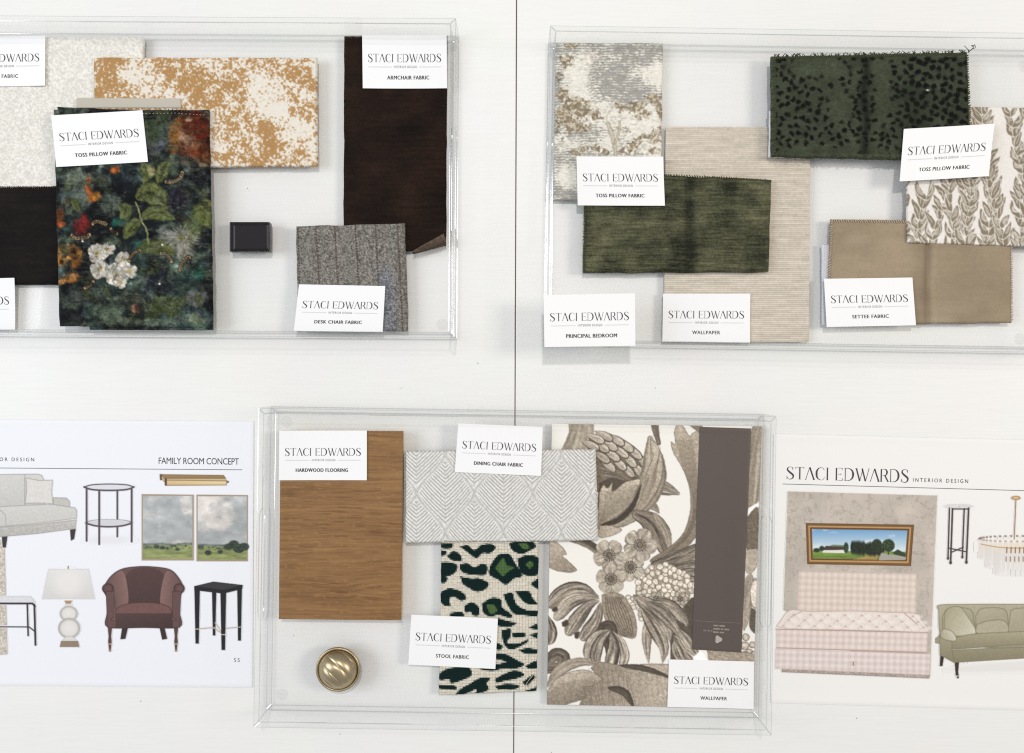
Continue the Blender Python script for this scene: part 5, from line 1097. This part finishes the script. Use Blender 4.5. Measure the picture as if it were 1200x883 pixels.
card('white card lettered TOSS PILLOW FABRIC slanting from spotted velvet to leaf fabric', [(1059, 151.5), (1165, 145.5), (1158, 207), (1054, 213)], FZ + 15.0 * mm, 'TOSS PILLOW FABRIC', (.205, .775), sticker=(.165, .68, .72, .92))
card('white card lettered SETTEE FABRIC on the taupe velvet', [(965.5, 327), (1069, 325.5), (1073, 381.5), (968.5, 383.5)], FZ + 6.9 * mm, 'SETTEE FABRIC', (.295, .705))
card('white card lettered HARDWOOD FLOORING on the oak board', [(327.5, 505), (430, 504.8), (430, 563), (327, 563)], FZ + 10.2 * mm, 'HARDWOOD FLOORING', (.19, .785))
card('white card lettered DINING CHAIR FABRIC on the feather woven fabric', [(537, 496.5), (636, 500.5), (634, 558), (533, 553.5)], FZ + 9.0 * mm, 'DINING CHAIR FABRIC', (.215, .785))
card('white card lettered STOOL FABRIC on the needlepoint fabric', [(482, 720.5), (583.5, 725), (580.5, 784), (478.5, 779)], FZ + 4.0 * mm, 'STOOL FABRIC', (.31, .69))
card('white card lettered WALLPAPER on the sepia bird wallpaper', [(784, 773), (883.5, 775.5), (883, 831), (782, 828.5)], FZ + 1.0 * mm, 'WALLPAPER', (.38, .69))

# ------------------------------------------------------------------ printed concept boards
M_sheetpaper = m_plain('cool_sheet_paper', (232, 234, 239), .55, spec=.3); M_sheetwarm = m_plain('warm_sheet_paper', (235, 234, 232), .55, spec=.3); M_pic = m_print('ink_picture', .55, .3)
PW_ = (232, 234, 239)
def board(label, corners, mat):
    Q = np.array([W(x, y, .0004) for x, y in corners]); cx, cy = Q[:, 0].mean(), Q[:, 1].mean()
    def lift(px, py, U, V):                               # the free edges of the paper rise a little
        d = np.minimum(np.minimum(U, 1 - U) * 500, np.minimum(V, 1 - V) * 311); return 0.0005 * sstep(9, 0, d) * (.35 + .9 * fbm(px * .012, py * .012, 5, 2))
    o = swatch('concept_board', corners, 0.00003, .00037, mat, None, .2, r=.3, zfun=lift)
    tag(o, label, 'concept board', 'printed concept boards on the table'); return o, Q
ZP = [.00050]
def pic(parent, name, c):
    ZP[0] += .00002                                        # never two prints in one plane
    return decal(name, c, M_pic, ZP[0], parent, ploc=tuple(parent.location))
def qd(corners): return np.array([W(x, y, .0004) for x, y in corners])
def words(parent, name, vf, corners, mat): return place(name, vf, qd(corners), (0, 0, 1, 1), parent, mat, .00016, parent.location)

bl, Q = board('printed family room concept board with sofa, armchair and lamp pictures', [(-205, 491), (297.5, 494), (296, 806), (-206, 802)], M_sheetpaper)
words(bl, 'title_lettering', font_mesh('FAMILY ROOM CONCEPT', -.006, .95), [(186, 536.3), (280, 537.3), (280, 544.9), (186, 543.9)], M_ink)
words(bl, 'subtitle_lettering', font_mesh('INTERIOR DESIGN', -.004, 1.5), [(-26, 536), (40, 536.7), (40, 541), (-26, 540.3)], M_ink)
words(bl, 'rule_line', BOX, [(-150, 547.2), (284, 550.4), (284, 551.2), (-150, 548)], M_ink2); words(bl, 'page_lettering', font_mesh('55', 0, 1.2), [(274, 771.5), (281, 771.5), (281, 776), (274, 776)], M_ink2)
# rug edge and bench
c = Canvas(-3, 630, 12, 772, 1.6, PW_); c.poly([(-3, 632), (5.5, 634), (9, 767), (-3, 768)], (196, 188, 176), edge=(168, 158, 146), tex=.25); pic(bl, 'rug_picture', c)
def sofa_print():
    c = Canvas(-4, 552, 96, 646, 1.7, PW_); g, h, d = (206, 204, 199), (190, 187, 182), (150, 147, 143)
    for P in ([(2, 629), (9, 628), (7, 642), (3, 642)], [(82, 621), (89, 620), (87, 632), (83, 634)]): c.poly(P, (52, 46, 44))
    c.poly([(-4, 556), (44, 555.5), (49, 557), (52, 563), (53, 594), (-4, 596)], g, edge=d, tex=.04, grad=((192, 190, 185), 0, 1)); c.line([(29, 557), (29, 592)], .9, d, .8)
    c.poly([(62, 583), (78, 583.5), (82, 588), (82, 600), (62, 598)], h, edge=d, tex=.04); c.poly([(30, 560), (46, 563), (62, 562.5), (61, 577), (62.5, 591), (46, 590), (29, 590.5), (31, 575)], (214, 211, 206), edge=d, tex=.05)
    c.poly([(-4, 594), (30, 592), (62, 591), (88, 595), (90.5, 599), (90, 608), (44, 614), (-4, 618)], g, edge=d, tex=.04, grad=((196, 193, 188), 0, 1)); c.line([(0, 598), (6, 604), (7, 616)], .9, d, .8)
    c.poly([(-4, 618), (44, 614.5), (90, 609), (88.5, 620), (44, 626), (-4, 630)], h, edge=d, tex=.1, grad=((176, 173, 168), 0, 1)); return c
pic(bl, 'sofa_picture', sofa_print())
def side_table_print():
    c = Canvas(94, 564, 162, 644, 1.9, PW_); k = (84, 74, 78); c.ell(128, 633, 27, 5, (222, 221, 224), alpha=.7, soft=2)
    for (x, ya, yb) in ((137.5, 570, 629),): c.line([(x, ya), (x, yb)], 2.2, k)
    c.ell(127.5, 613, 27, 4.4, (206, 206, 210), edge=k, edgew=.06, soft=.4); c.line([(101, 613.5), (112, 616.5), (127, 617.6), (143, 616.5), (154, 613.5)], 2.0, k)
    for (x, ya, yb) in ((101.5, 572, 634), (116.3, 575, 638), (154.3, 572, 635)): c.line([(x, ya), (x, yb)], 2.4, k)
    c.ell(128, 571, 29.5, 3.8, (214, 216, 222), soft=.4); c.line([(98.5, 571), (108, 574), (128, 575), (148, 574), (157, 571)], 2.0, k); c.line([(98.5, 571), (108, 568.4), (128, 567.5), (148, 568.4), (157, 571)], 1.3, k); return c
pic(bl, 'side_table_picture', side_table_print())
def light_print():
    c = Canvas(184, 552, 270, 574, 1.9, PW_); b, d = (196, 168, 120), (112, 88, 58)
    c.poly([(187.5, 556), (262, 557), (265, 561), (192, 561)], (150, 122, 84), edge=d); c.poly([(189, 561), (264, 561), (266, 564), (192, 565)], (204, 180, 138), edge=d, edgew=.5); c.poly([(193, 562.5), (266, 563.5), (265.5, 569), (194, 569.5)], b, edge=d, grad=((232, 212, 168), .1, -1))
    c.poly([(187, 556), (190, 556), (190, 563), (187.5, 563)], (104, 80, 54)); c.poly([(193, 561), (195.5, 561), (195.5, 569.5), (193, 569)], (88, 66, 44)); c.ell(267, 565, 1.2, 1.2, (92, 70, 46)); return c
pic(bl, 'picture_light_picture', light_print())
def landscape(x0, y0, x1, y1, seed, tree):
    c = Canvas(x0 - 2, y0 - 2, x1 + 2, y1 + 2, 1.9, PW_); c.poly([(x0, y0), (x1, y0 + .6), (x1, y1), (x0, y1)], (168, 148, 122), edge=(112, 96, 78), edgew=.5)
    sl = c.box(x0 + 2.2, y0 + 2.4, x1 - 2.2, y1 - 2.6, 0); X, Y = c.X[sl], c.Y[sl]; n = fbm(X * .05, Y * .07, seed, 5, .55); n2 = fbm(X * .09, Y * .12, seed + 4, 4)
    sky = np.array([172, 176, 177.]) * (1 - sstep(.4, .7, n)[..., None]) + np.array([214, 208, 202.]) * sstep(.4, .7, n)[..., None]; sky = sky * (.86 + .28 * n2[..., None]) * (1.03 - .1 * ((Y - y0) / (y1 - y0)))[..., None]
    hz = y1 - 20 + 2.5 * (fbm(X * .06, Y * 0, seed + 2, 3) - .5); t = sstep(-1, 1, Y - hz)[..., None]
    fld = np.array([128, 136, 88.]) * (.8 + .5 * fbm(X * .08, Y * .35, seed + 7, 3))[..., None]; far = np.array([112, 122, 118.]); k = sstep(0, 5, Y - hz)[..., None]; g = far * (1 - k) + fld * k
    img = sky * (1 - t) + g * t; wood = (sstep(.42, .6, fbm(X * .22, Y * .3, seed + 9, 3)) * np.exp(-((Y - hz - 3.5) / 3) ** 2))[..., None] * .85; img = img * (1 - wood) + np.array([58, 70, 62.]) * wood
    c.a[sl] = np.clip(img, 0, 255); c.m[sl] = 1
    if tree:
        for (x, y, r) in [(268, 640, 5), (274, 637, 6), (280, 642, 7), (286, 640, 6), (258, 646, 3), (244, 647, 4)]: c.ell(x, y + 1, r, r * .75, (52, 62, 52), tex=.4, soft=.8)
    else:
        for (x, y, r) in [(184, 641, 3), (190, 642, 3), (208, 644, 2.6), (196, 643, 2)]: c.ell(x, y, r, r * .7, (60, 72, 62), tex=.4, soft=.8)
    return c
pic(bl, 'landscape_picture', landscape(166, 579.5, 227, 657, 3, False)); pic(bl, 'landscape_picture', landscape(230.3, 580, 290.5, 658, 8, True))
def bench_print():
    c = Canvas(-3, 696, 48, 762, 1.8, PW_); k = (54, 46, 50); c.poly([(-3, 699), (36, 699), (41, 705), (41, 707), (-3, 707)], (214, 214, 218), edge=(188, 188, 192), tex=.04)
    c.line([(-3, 707.5), (38, 707.5), (41, 711)], 2.2, k, curve=False); c.line([(40.3, 709), (41.6, 756)], 2.4, k); c.line([(32, 708), (33, 745)], 2.0, k); c.line([(-3, 734.8), (34, 735), (40.5, 740)], 1.4, k, curve=False); return c
pic(bl, 'bench_picture', bench_print())
def lamp_print():
    c = Canvas(46, 660, 114, 763, 1.7, PW_); w, d = (214, 211, 206), (170, 166, 160); c.line([(80, 664.5), (80, 668)], 1.6, (140, 116, 90))
    c.poly([(56.5, 667), (103.5, 667), (111, 702.5), (49, 702.5)], (222, 220, 218), edge=(202, 200, 198), grad=((208, 205, 203), 0, 1)); c.ell(80, 684, 16, 14, (232, 229, 224), alpha=.6, soft=6)
    c.poly([(75.5, 704), (84.5, 704), (83, 708), (77, 708)], (172, 138, 104)); c.poly([(76, 708), (84, 708), (85, 712), (75, 712)], w); c.ell(80.5, 719.5, 10.6, 9.2, w, edge=d, hi=(226, 223, 219)); c.ell(81, 736.5, 13, 12.2, w, edge=d, hi=(226, 223, 219))
    c.poly([(77, 746), (85, 746), (91, 752), (72, 752)], w, edge=d, edgew=.5); c.poly([(71.5, 751.5), (91.5, 751.5), (93, 758.5), (70, 758.5)], (142, 124, 106), edge=(104, 88, 74), edgew=.5); return c
pic(bl, 'table_lamp_picture', lamp_print())
def armchair_print():
    c = Canvas(116, 660, 220, 768, 1.9, PW_); a, b, d, hi = (98, 74, 72), (82, 62, 61), (56, 42, 42), (132, 102, 96)
    for P in ([(143, 736), (150, 736), (147, 749), (141, 749.5)], [(187, 736), (193, 736), (196, 749), (190, 750)]): c.poly(P, (52, 42, 40))
    for x in (128.8, 206.3):
        c.poly([(x - 2.6, 736), (x + 2.6, 736), (x + 1.6, 746), (x + 2.2, 752), (x + 1, 763), (x - 1, 763), (x - 2.2, 752), (x - 1.6, 746)], (84, 62, 56)); c.line([(x - 2, 755), (x + 2, 755)], 1.2, (190, 166, 140)); c.ell(x, 762.5, 1.6, 1.6, (150, 122, 96))
    c.poly(spline([(124.5, 700), (121, 690), (129, 676), (142, 667), (160, 664), (178, 664), (198, 667), (208, 675), (215, 688), (212, 700), (211, 718), (210.5, 735.5), (168, 736), (126, 735.5), (125, 718), (124.5, 700)], 60), a, edge=d, tex=.05)
    c.poly(spline([(148, 715), (146, 690), (148, 674), (160, 666), (180, 666), (192, 674), (192, 690), (190, 715), (148, 715)], 50), (82, 60, 58), tex=.07, grad=((70, 50, 50), 0, 1))
    c.poly(spline([(124, 690), (130, 678), (142, 669), (148, 680), (150, 708), (138, 716), (135, 700), (124, 690)], 40), a, tex=.05, grad=(hi, 1, -.2)); c.poly(spline([(213, 690), (208, 678), (197, 669), (191, 680), (188, 708), (201, 716), (203, 700), (213, 690)], 40), hi, tex=.05, grad=(a, 1, .1))
    c.ell(126.5, 690, 7, 6.2, b, edge=d, tex=.05, hi=(104, 74, 70)); c.ell(210, 690, 6.6, 6.2, b, edge=d, tex=.05, hi=(110, 80, 76)); c.poly([(124, 693), (134, 693), (134, 736), (126, 736)], a, edge=d, edgew=.6, tex=.05); c.poly([(202, 693), (212.5, 693), (210.5, 736), (202, 736)], a, edge=d, edgew=.6, tex=.05)
    c.poly(spline([(134, 722), (138, 712), (152, 707), (168, 706), (186, 707), (199, 712), (202, 722), (202, 728), (134, 728), (134, 722)], 50), (112, 80, 76), edge=(66, 46, 45), tex=.05); c.poly([(134, 719), (202, 719), (202, 736), (134, 736)], b, tex=.06, grad=((66, 46, 46), .2, 1)); c.line([(134.5, 714), (134.5, 735)], .8, (128, 94, 88)); return c
pic(bl, 'armchair_picture', armchair_print())
def stool_print():
    c = Canvas(224, 678, 288, 766, 1.9, PW_); k, h = (32, 30, 33), (56, 53, 56)
    for (x0, x1, ya, yb) in ((249, 253, 692, 745), (278.5, 283, 688, 751)): c.poly([(x0 - .6, ya), (x1 + .6, ya), (x1 - .6, yb), (x0 + .4, yb)], k, edge=(20, 18, 20), edgew=.5)
    for pts in ([(230, 737.5), (252, 735.5)], [(252, 730), (261, 743)], [(262, 737), (282, 735)], [(261, 743), (250, 736)]): c.line(pts, 1.2, (176, 164, 148))
    for (x0, x1, ya, yb) in ((228.3, 233.8, 690, 754.5), (258.8, 264.6, 694, 762)): c.poly([(x0 - .5, ya), (x1 + .5, ya), (x1 - .8, yb), (x0 + .8, yb)], k, edge=(20, 18, 20), edgew=.5)
    for x, y in ((231, 737.5), (261.7, 744)): c.line([(x - 2.2, y), (x + 2.2, y)], 1.2, (200, 188, 170))
    c.poly([(227.5, 687.5), (250, 682), (284.5, 686), (284, 690.5), (262, 696), (227.8, 692)], k); c.poly([(227.5, 687.3), (250, 682), (284.5, 686), (262, 692)], h, edge=(24, 22, 24), edgew=.4); return c
pic(bl, 'stool_picture', stool_print())

br, Q = board('printed bedroom concept board with plaid settee and framed farm picture', [(906.5, 508.5), (1402, 521), (1394, 838), (903, 824)], M_sheetwarm); PW_ = (235, 234, 232)
words(br, 'logo_lettering', LOGO, [(922, 547), (1065, 550.3), (1064.6, 566.2), (921.8, 562)], M_ink); words(br, 'subtitle_lettering', font_mesh('INTERIOR DESIGN', -.002, 1.5), [(1070, 560.3), (1134.5, 562), (1134.4, 566.5), (1069.9, 564.8)], M_ink)
words(br, 'rule_line', BOX, [(917, 567), (1370, 579.5), (1370, 580.3), (917, 567.8)], M_ink2)
def room_print():
    c = Canvas(904, 572, 1104, 800, 1.7, PW_)
    sl, r = c.polycov([(923, 576), (1098.5, 581), (1094, 690), (1090, 794), (1040, 790), (918, 715)]); X, Y = c.X[sl], c.Y[sl]; n = fbm(X * .05, Y * .05, 3, 4); v = np.abs(fbm(X * .11 + 2 * n, Y * .11, 6, 3) - .5)
    img = np.array([190, 181, 170.]) * (.90 + .2 * n[..., None]); m = (sstep(.035, .0, v) * .32)[..., None]; img = img * (1 - m) + np.array([132, 118, 106.]) * m; sp = (sstep(.62, .8, fbm(X * .16, Y * .16, 9, 3)) * .3)[..., None]; img = img * (1 - sp) + np.array([150, 138, 126.]) * sp
    c.put(sl, r[0], np.clip(img, 0, 255))
    def plaid(P, base, sx=7.6, edge=(196, 178, 168)):
        sl, r = c.polycov(P); X, Y = c.X[sl], c.Y[sl]; g = .5 + .5 * np.cos((X + Y * .03) * 2 * np.pi / sx); h = .5 + .5 * np.cos((Y - X * .025) * 2 * np.pi / sx); k = (.17 * g + .17 * h)[..., None]
        img = np.asarray(base, float) * (1 - k) + np.array([166, 138, 128.]) * k; img *= (1 + .04 * (fbm(X * .3, Y * .3, 4, 2) - .5))[..., None]; e = (1 - sstep(0, 1.6, r[1]))[..., None] * .7; img = img * (1 - e) + np.asarray(edge, float) * e; c.put(sl, r[0], img)
    # painting in its gilt frame
    c.poly([(944.3, 613.3), (1071, 615.3), (1067.5, 663.5), (946, 661.3)], (122, 88, 52), edge=(74, 50, 32)); c.poly([(946.5, 615.5), (1068.5, 617.5), (1065.3, 661), (948, 659)], (186, 146, 94), edge=(104, 74, 46), edgew=.7); c.poly([(949.3, 618.3), (1065.6, 620), (1062.6, 658), (950.5, 656.3)], (112, 80, 48), edge=(58, 42, 30))
    P = [(951.5, 620.3), (1063.3, 622), (1060.5, 656.3), (952.5, 654.6)]; sl, r = c.polycov(P); X, Y = c.X[sl], c.Y[sl]; t = np.clip((Y - 620) / 24, 0, 1)[..., None]
    sky = np.array([112, 158, 200.]) * (1 - t) + np.array([206, 220, 226.]) * t; cl = sstep(.5, .75, fbm(X * .05, Y * .14, 5, 4))[..., None] * .6; sky = sky * (1 - cl) + np.array([226, 230, 228.]) * cl
    hz = 645.5 + (X - 952) * .012; k = sstep(-.6, .6, Y - hz)[..., None]; gr = np.array([108, 132, 62.]) * (.85 + .4 * fbm(X * .1, Y * .4, 7, 3))[..., None]; c.put(sl, r[0], sky * (1 - k) + gr * k)
    c.poly([(1000, 656), (1026, 648), (1030, 648.5), (1028, 656.5)], (176, 142, 92), .8, 1); c.poly([(1030, 657), (1031, 648), (1062, 653), (1061, 656.5)], (164, 160, 152)); c.poly([(1026, 656.5), (1031, 647.5), (1034, 648)], (120, 126, 70))
    c.poly([(964, 644), (966, 641), (990, 641), (990, 648.5), (964, 648)], (222, 220, 212)); c.poly([(962, 645), (968, 640), (990, 640.5), (992, 644.5), (974, 645)], (70, 58, 50)); c.poly([(972, 640), (976, 638.5), (988, 639), (990, 641)], (110, 132, 110))
    for (x, y, rx, ry) in [(957, 645, 4, 2.5), (963, 643, 3, 3), (991.5, 642, 3, 6)]: c.ell(x, y, rx, ry, (44, 62, 46), tex=.4, soft=.6)
    R7 = random.Random(5)
    for k in range(13): x = 999 + k * 2.6; c.ell(x, 642 + .2 * k, 2.4, R7.uniform(6, 8.5), (32, 42, 32), tex=.5, soft=.6, seed=k)
    c.ell(1027.5, 640, 6.5, 8, (40, 54, 36), tex=.5, soft=.7); c.ell(1041, 639.5, 7.5, 7.5, (48, 62, 40), tex=.6, soft=.7); c.ell(1033, 645, 4, 3, (38, 50, 36), tex=.4, soft=.6); c.line([(1041, 645), (1041, 650)], 1.2, (60, 50, 40)); c.poly([(1046, 648), (1052, 644), (1061, 649), (1061, 653), (1048, 650)], (52, 66, 50))
    # plaid settee
    c.poly([(916, 783), (1089.5, 788), (1089, 795.5), (916, 788)], (168, 156, 148), edge=(140, 128, 122), tex=.25)
    plaid([(936, 669.5), (1074.5, 672.5), (1073.5, 722), (934, 720)], (226, 214, 204)); plaid([(909.5, 737), (1087.5, 741), (1086.5, 765), (909.5, 760)], (228, 217, 211)); plaid([(908.5, 760.5), (1090.5, 766.5), (1089.3, 791.5), (908, 784)], (229, 219, 217))
    c.line([(910, 759.5), (1086, 765)], 1.1, (176, 148, 138)); c.line([(909, 737.5), (1087, 741.5)], 1.0, (170, 142, 132))
    c.poly(spline([(909, 735), (914, 728), (926, 715), (950, 716.5), (1000, 716), (1040, 717.5), (1073, 719), (1080, 727), (1088, 738), (1085, 741.5), (1040, 740), (980, 738.5), (930, 737.5), (909, 735)], 70), (227, 217, 209), edge=(182, 162, 152), tex=.05)
    for row, (yy, n_) in enumerate([(720.5, 8), (727, 9), (733.5, 10)]):
        for k in range(n_):
            x = 930 - row * 6 + k * (140 + row * 12) / (n_ - 1); y = yy + (x - 930) * .014; c.ell(x, y, 1.3, .9, (170, 144, 135), soft=.7, alpha=.7)
            for s_ in (-1, 1): c.line([(x, y), (x + 3.5 * s_, y + 2.5), (x + 5 * s_, y + 5.5)], .8, (198, 178, 169), .5)
            c.ell(x + 7, y + 1, 4, 2.4, (240, 231, 225), soft=1.4, alpha=.6)
    c.line([(926, 724), (940, 716.5)], 1, (180, 156, 146), .8); c.line([(1060, 719), (1075, 732)], 1.2, (176, 150, 140), .8); c.poly([(997, 775.5), (1003, 775.7), (1003, 780.5), (997, 780.3)], (214, 200, 196), edge=(180, 164, 160), edgew=.4); c.line([(1000, 776.3), (1000, 779.5)], .9, (96, 84, 82)); return c
pic(br, 'settee_scene_picture', room_print())
def drink_table_print():
    c = Canvas(1104, 586, 1142, 665, 2.0, PW_); k = (70, 60, 64)
    for (x0, x1, ya, yb) in ((1112.7, 1111, 595, 654), (1130, 1127.8, 596, 652.5)): c.line([(x0, ya), (x1, yb)], 1.9, k); c.ell(x1, yb + .6, 1.4, 1.8, k)
    c.line([(1111, 642.5), (1132, 646.8)], 1.5, k); c.line([(1115, 647.5), (1129, 641.5)], 1.5, k); c.line([(1116, 596.7), (1134, 596.8)], 1.6, k)
    for (x0, x1, ya, yb) in ((1116.3, 1114, 594, 659), (1135.2, 1132.5, 594, 658.5)): c.line([(x0, ya), (x1, yb)], 2.2, k); c.ell(x1, yb + .6, 1.7, 2.0, k)
    c.ell(1123.5, 593.5, 15.5, 2.4, (212, 211, 210), soft=.5, edge=(186, 184, 183), edgew=.1, tex=.15); return c
pic(br, 'drink_table_picture', drink_table_print())
def chandelier_print():
    c = Canvas(1140, 578, 1246, 678, 1.9, PW_); g, d = (190, 146, 98), (120, 88, 62); c.ell(1190.5, 583.8, 5.2, 2.4, g, edge=d, hi=(222, 186, 140)); c.line([(1190.5, 586), (1189.5, 610), (1188.5, 632)], 1.3, (150, 116, 84)); R8 = random.Random(6)
    cx = 1192; 
    for ring, (rx, y0, L) in enumerate([(44, 632, 22), (36, 640, 24), (26, 646, 26)]):
        n = 40 - ring * 6
        for k in range(n):
            a = 2 * math.pi * k / n; x = cx + rx * math.cos(a); y = y0 + 3.2 * math.sin(a); c.poly([(x - 1.7, y), (x + 1.7, y), (x + 1.6, y + L), (x - 1.6, y + L)], (222, 219, 215) if math.sin(a) < 0 else (214, 210, 206), .4, .4, (204, 198, 194), .5)
            if ring == 0: c.ell(x, y - .4, 1.5, 1.2, (112, 92, 80), soft=.4, alpha=.7)
    c.ell(cx, 641, 40, 6, (228, 206, 168), alpha=.28, soft=4); c.line([(1150, 638), (1170, 641.5), (1192, 642.5), (1214, 641.5), (1234, 638)], 1.2, (176, 136, 96), .8)
    for x in (1180, 1185, 1190, 1195, 1200): c.line([(x, 642), (x - .3, 648)], 1.5, (120, 88, 68), .8); c.line([(x - 1, 653), (x - 1, 658)], 1.5, (128, 98, 78), .7)
    return c
pic(br, 'chandelier_picture', chandelier_print())
def olive_sofa_print():
    c = Canvas(1096, 704, 1304, 800, 1.6, PW_); o1, o2, d, h = (174, 168, 145), (150, 144, 122), (118, 112, 93), (206, 201, 182); c.poly(spline([(1106, 786), (1150, 778), (1290, 772), (1290, 782), (1150, 788), (1106, 786)], 40), (218, 217, 215), .6, 2)
    c.poly([(1102, 768), (1106.5, 769), (1104.5, 781), (1101.2, 781)], (52, 42, 38)); c.poly([(1118.7, 776), (1124, 776), (1123, 787), (1123.5, 792), (1120, 792), (1119.5, 787)], (56, 46, 40)); c.ell(1122.5, 794, 1.3, 1.3, (60, 50, 44)); c.poly([(1286, 770), (1291, 770), (1290, 790), (1287, 790)], (56, 46, 40))
    c.poly(spline([(1099.5, 716), (1101, 709), (1140, 708), (1200, 708), (1292, 708), (1296, 716), (1296, 760), (1110, 756), (1101, 742), (1099.5, 716)], 60), o1, edge=d, tex=.05, grad=(o2, 0, 1))
    for (xa, xb) in ((1104, 1143), (1143, 1183), (1183, 1250)): c.poly(spline([(xa, 722), (xa + 8, 713), (xb - 6, 714), (xb - 1, 730), (xb, 744), (xa + 4, 746), (xa, 722)], 40), o1, edge=(120, 114, 92), tex=.05, seed=xa, grad=((150, 144, 120), .4, 1))
    c.poly(spline([(1106, 742), (1108, 716), (1124, 711), (1134, 722), (1144, 742), (1124, 746), (1106, 742)], 40), (164, 158, 132), edge=(124, 118, 96), tex=.05, seed=4, grad=(h, 1, .5)); c.poly(spline([(1144, 732), (1160, 727), (1178, 728), (1180, 742), (1146, 743), (1144, 732)], 40), o1, edge=(120, 114, 92), tex=.05, seed=7)
    c.poly(spline([(1118, 748), (1140, 743), (1200, 740), (1296, 738), (1296, 756), (1200, 756), (1140, 760), (1114, 761), (1114, 752), (1118, 748)], 50), (172, 166, 142), edge=d, tex=.05, grad=((136, 130, 106), 0, 1)); c.poly([(1101, 742), (1116, 752), (1116, 762), (1160, 759.5), (1296, 756), (1296, 770), (1200, 772), (1118, 777), (1101, 768)], (162, 156, 132), edge=d, tex=.05, grad=((132, 126, 102), 0, 1))
    c.line([(1116, 762), (1117.5, 776)], .9, d, .7); c.poly(spline([(1101, 742), (1106, 737), (1116, 740), (1121, 748), (1118, 752), (1104, 749), (1101, 742)], 40), (164, 158, 134), edge=d, tex=.05, grad=(h, 1, -.4)); return c
pic(br, 'olive_sofa_picture', olive_sofa_print())

# specks of lint and dust
M_lint = m_plain('lint', (96, 90, 84), .9); RL = random.Random(3); V, F = [], []
for (x, y, z_) in [(290, 221, FZ), (398.5, 860.5, .0001), (646, 882, .0001), (165, 822, .0001), (560, 426, .0001), (768, 455, .0001), (1004, 842, .0001), (470, 455, .0001), (344, 745, FZ), (560, 850, .0001)]:
    k = S; L, w_ = RL.uniform(.5, 1.4) * k, RL.uniform(.35, .6) * k; a = RL.uniform(0, 3.1); cx, cy, _ = W(x, y, z_); b = len(V)
    for (u, v, h) in ((L, 0, 0), (0, w_, 0), (-L, 0, 0), (0, -w_, 0), (0, 0, .0004)): V.append((cx + u * math.cos(a) - v * math.sin(a), cy + u * math.sin(a) + v * math.cos(a), z_ + h))
    F += [(b, b + 1, b + 4), (b + 1, b + 2, b + 4), (b + 2, b + 3, b + 4), (b + 3, b, b + 4)]
tag(link('dust', mesh_py('dust', V, F), M_lint), 'dark specks of lint scattered on the white surfaces', 'dust', kind='stuff')
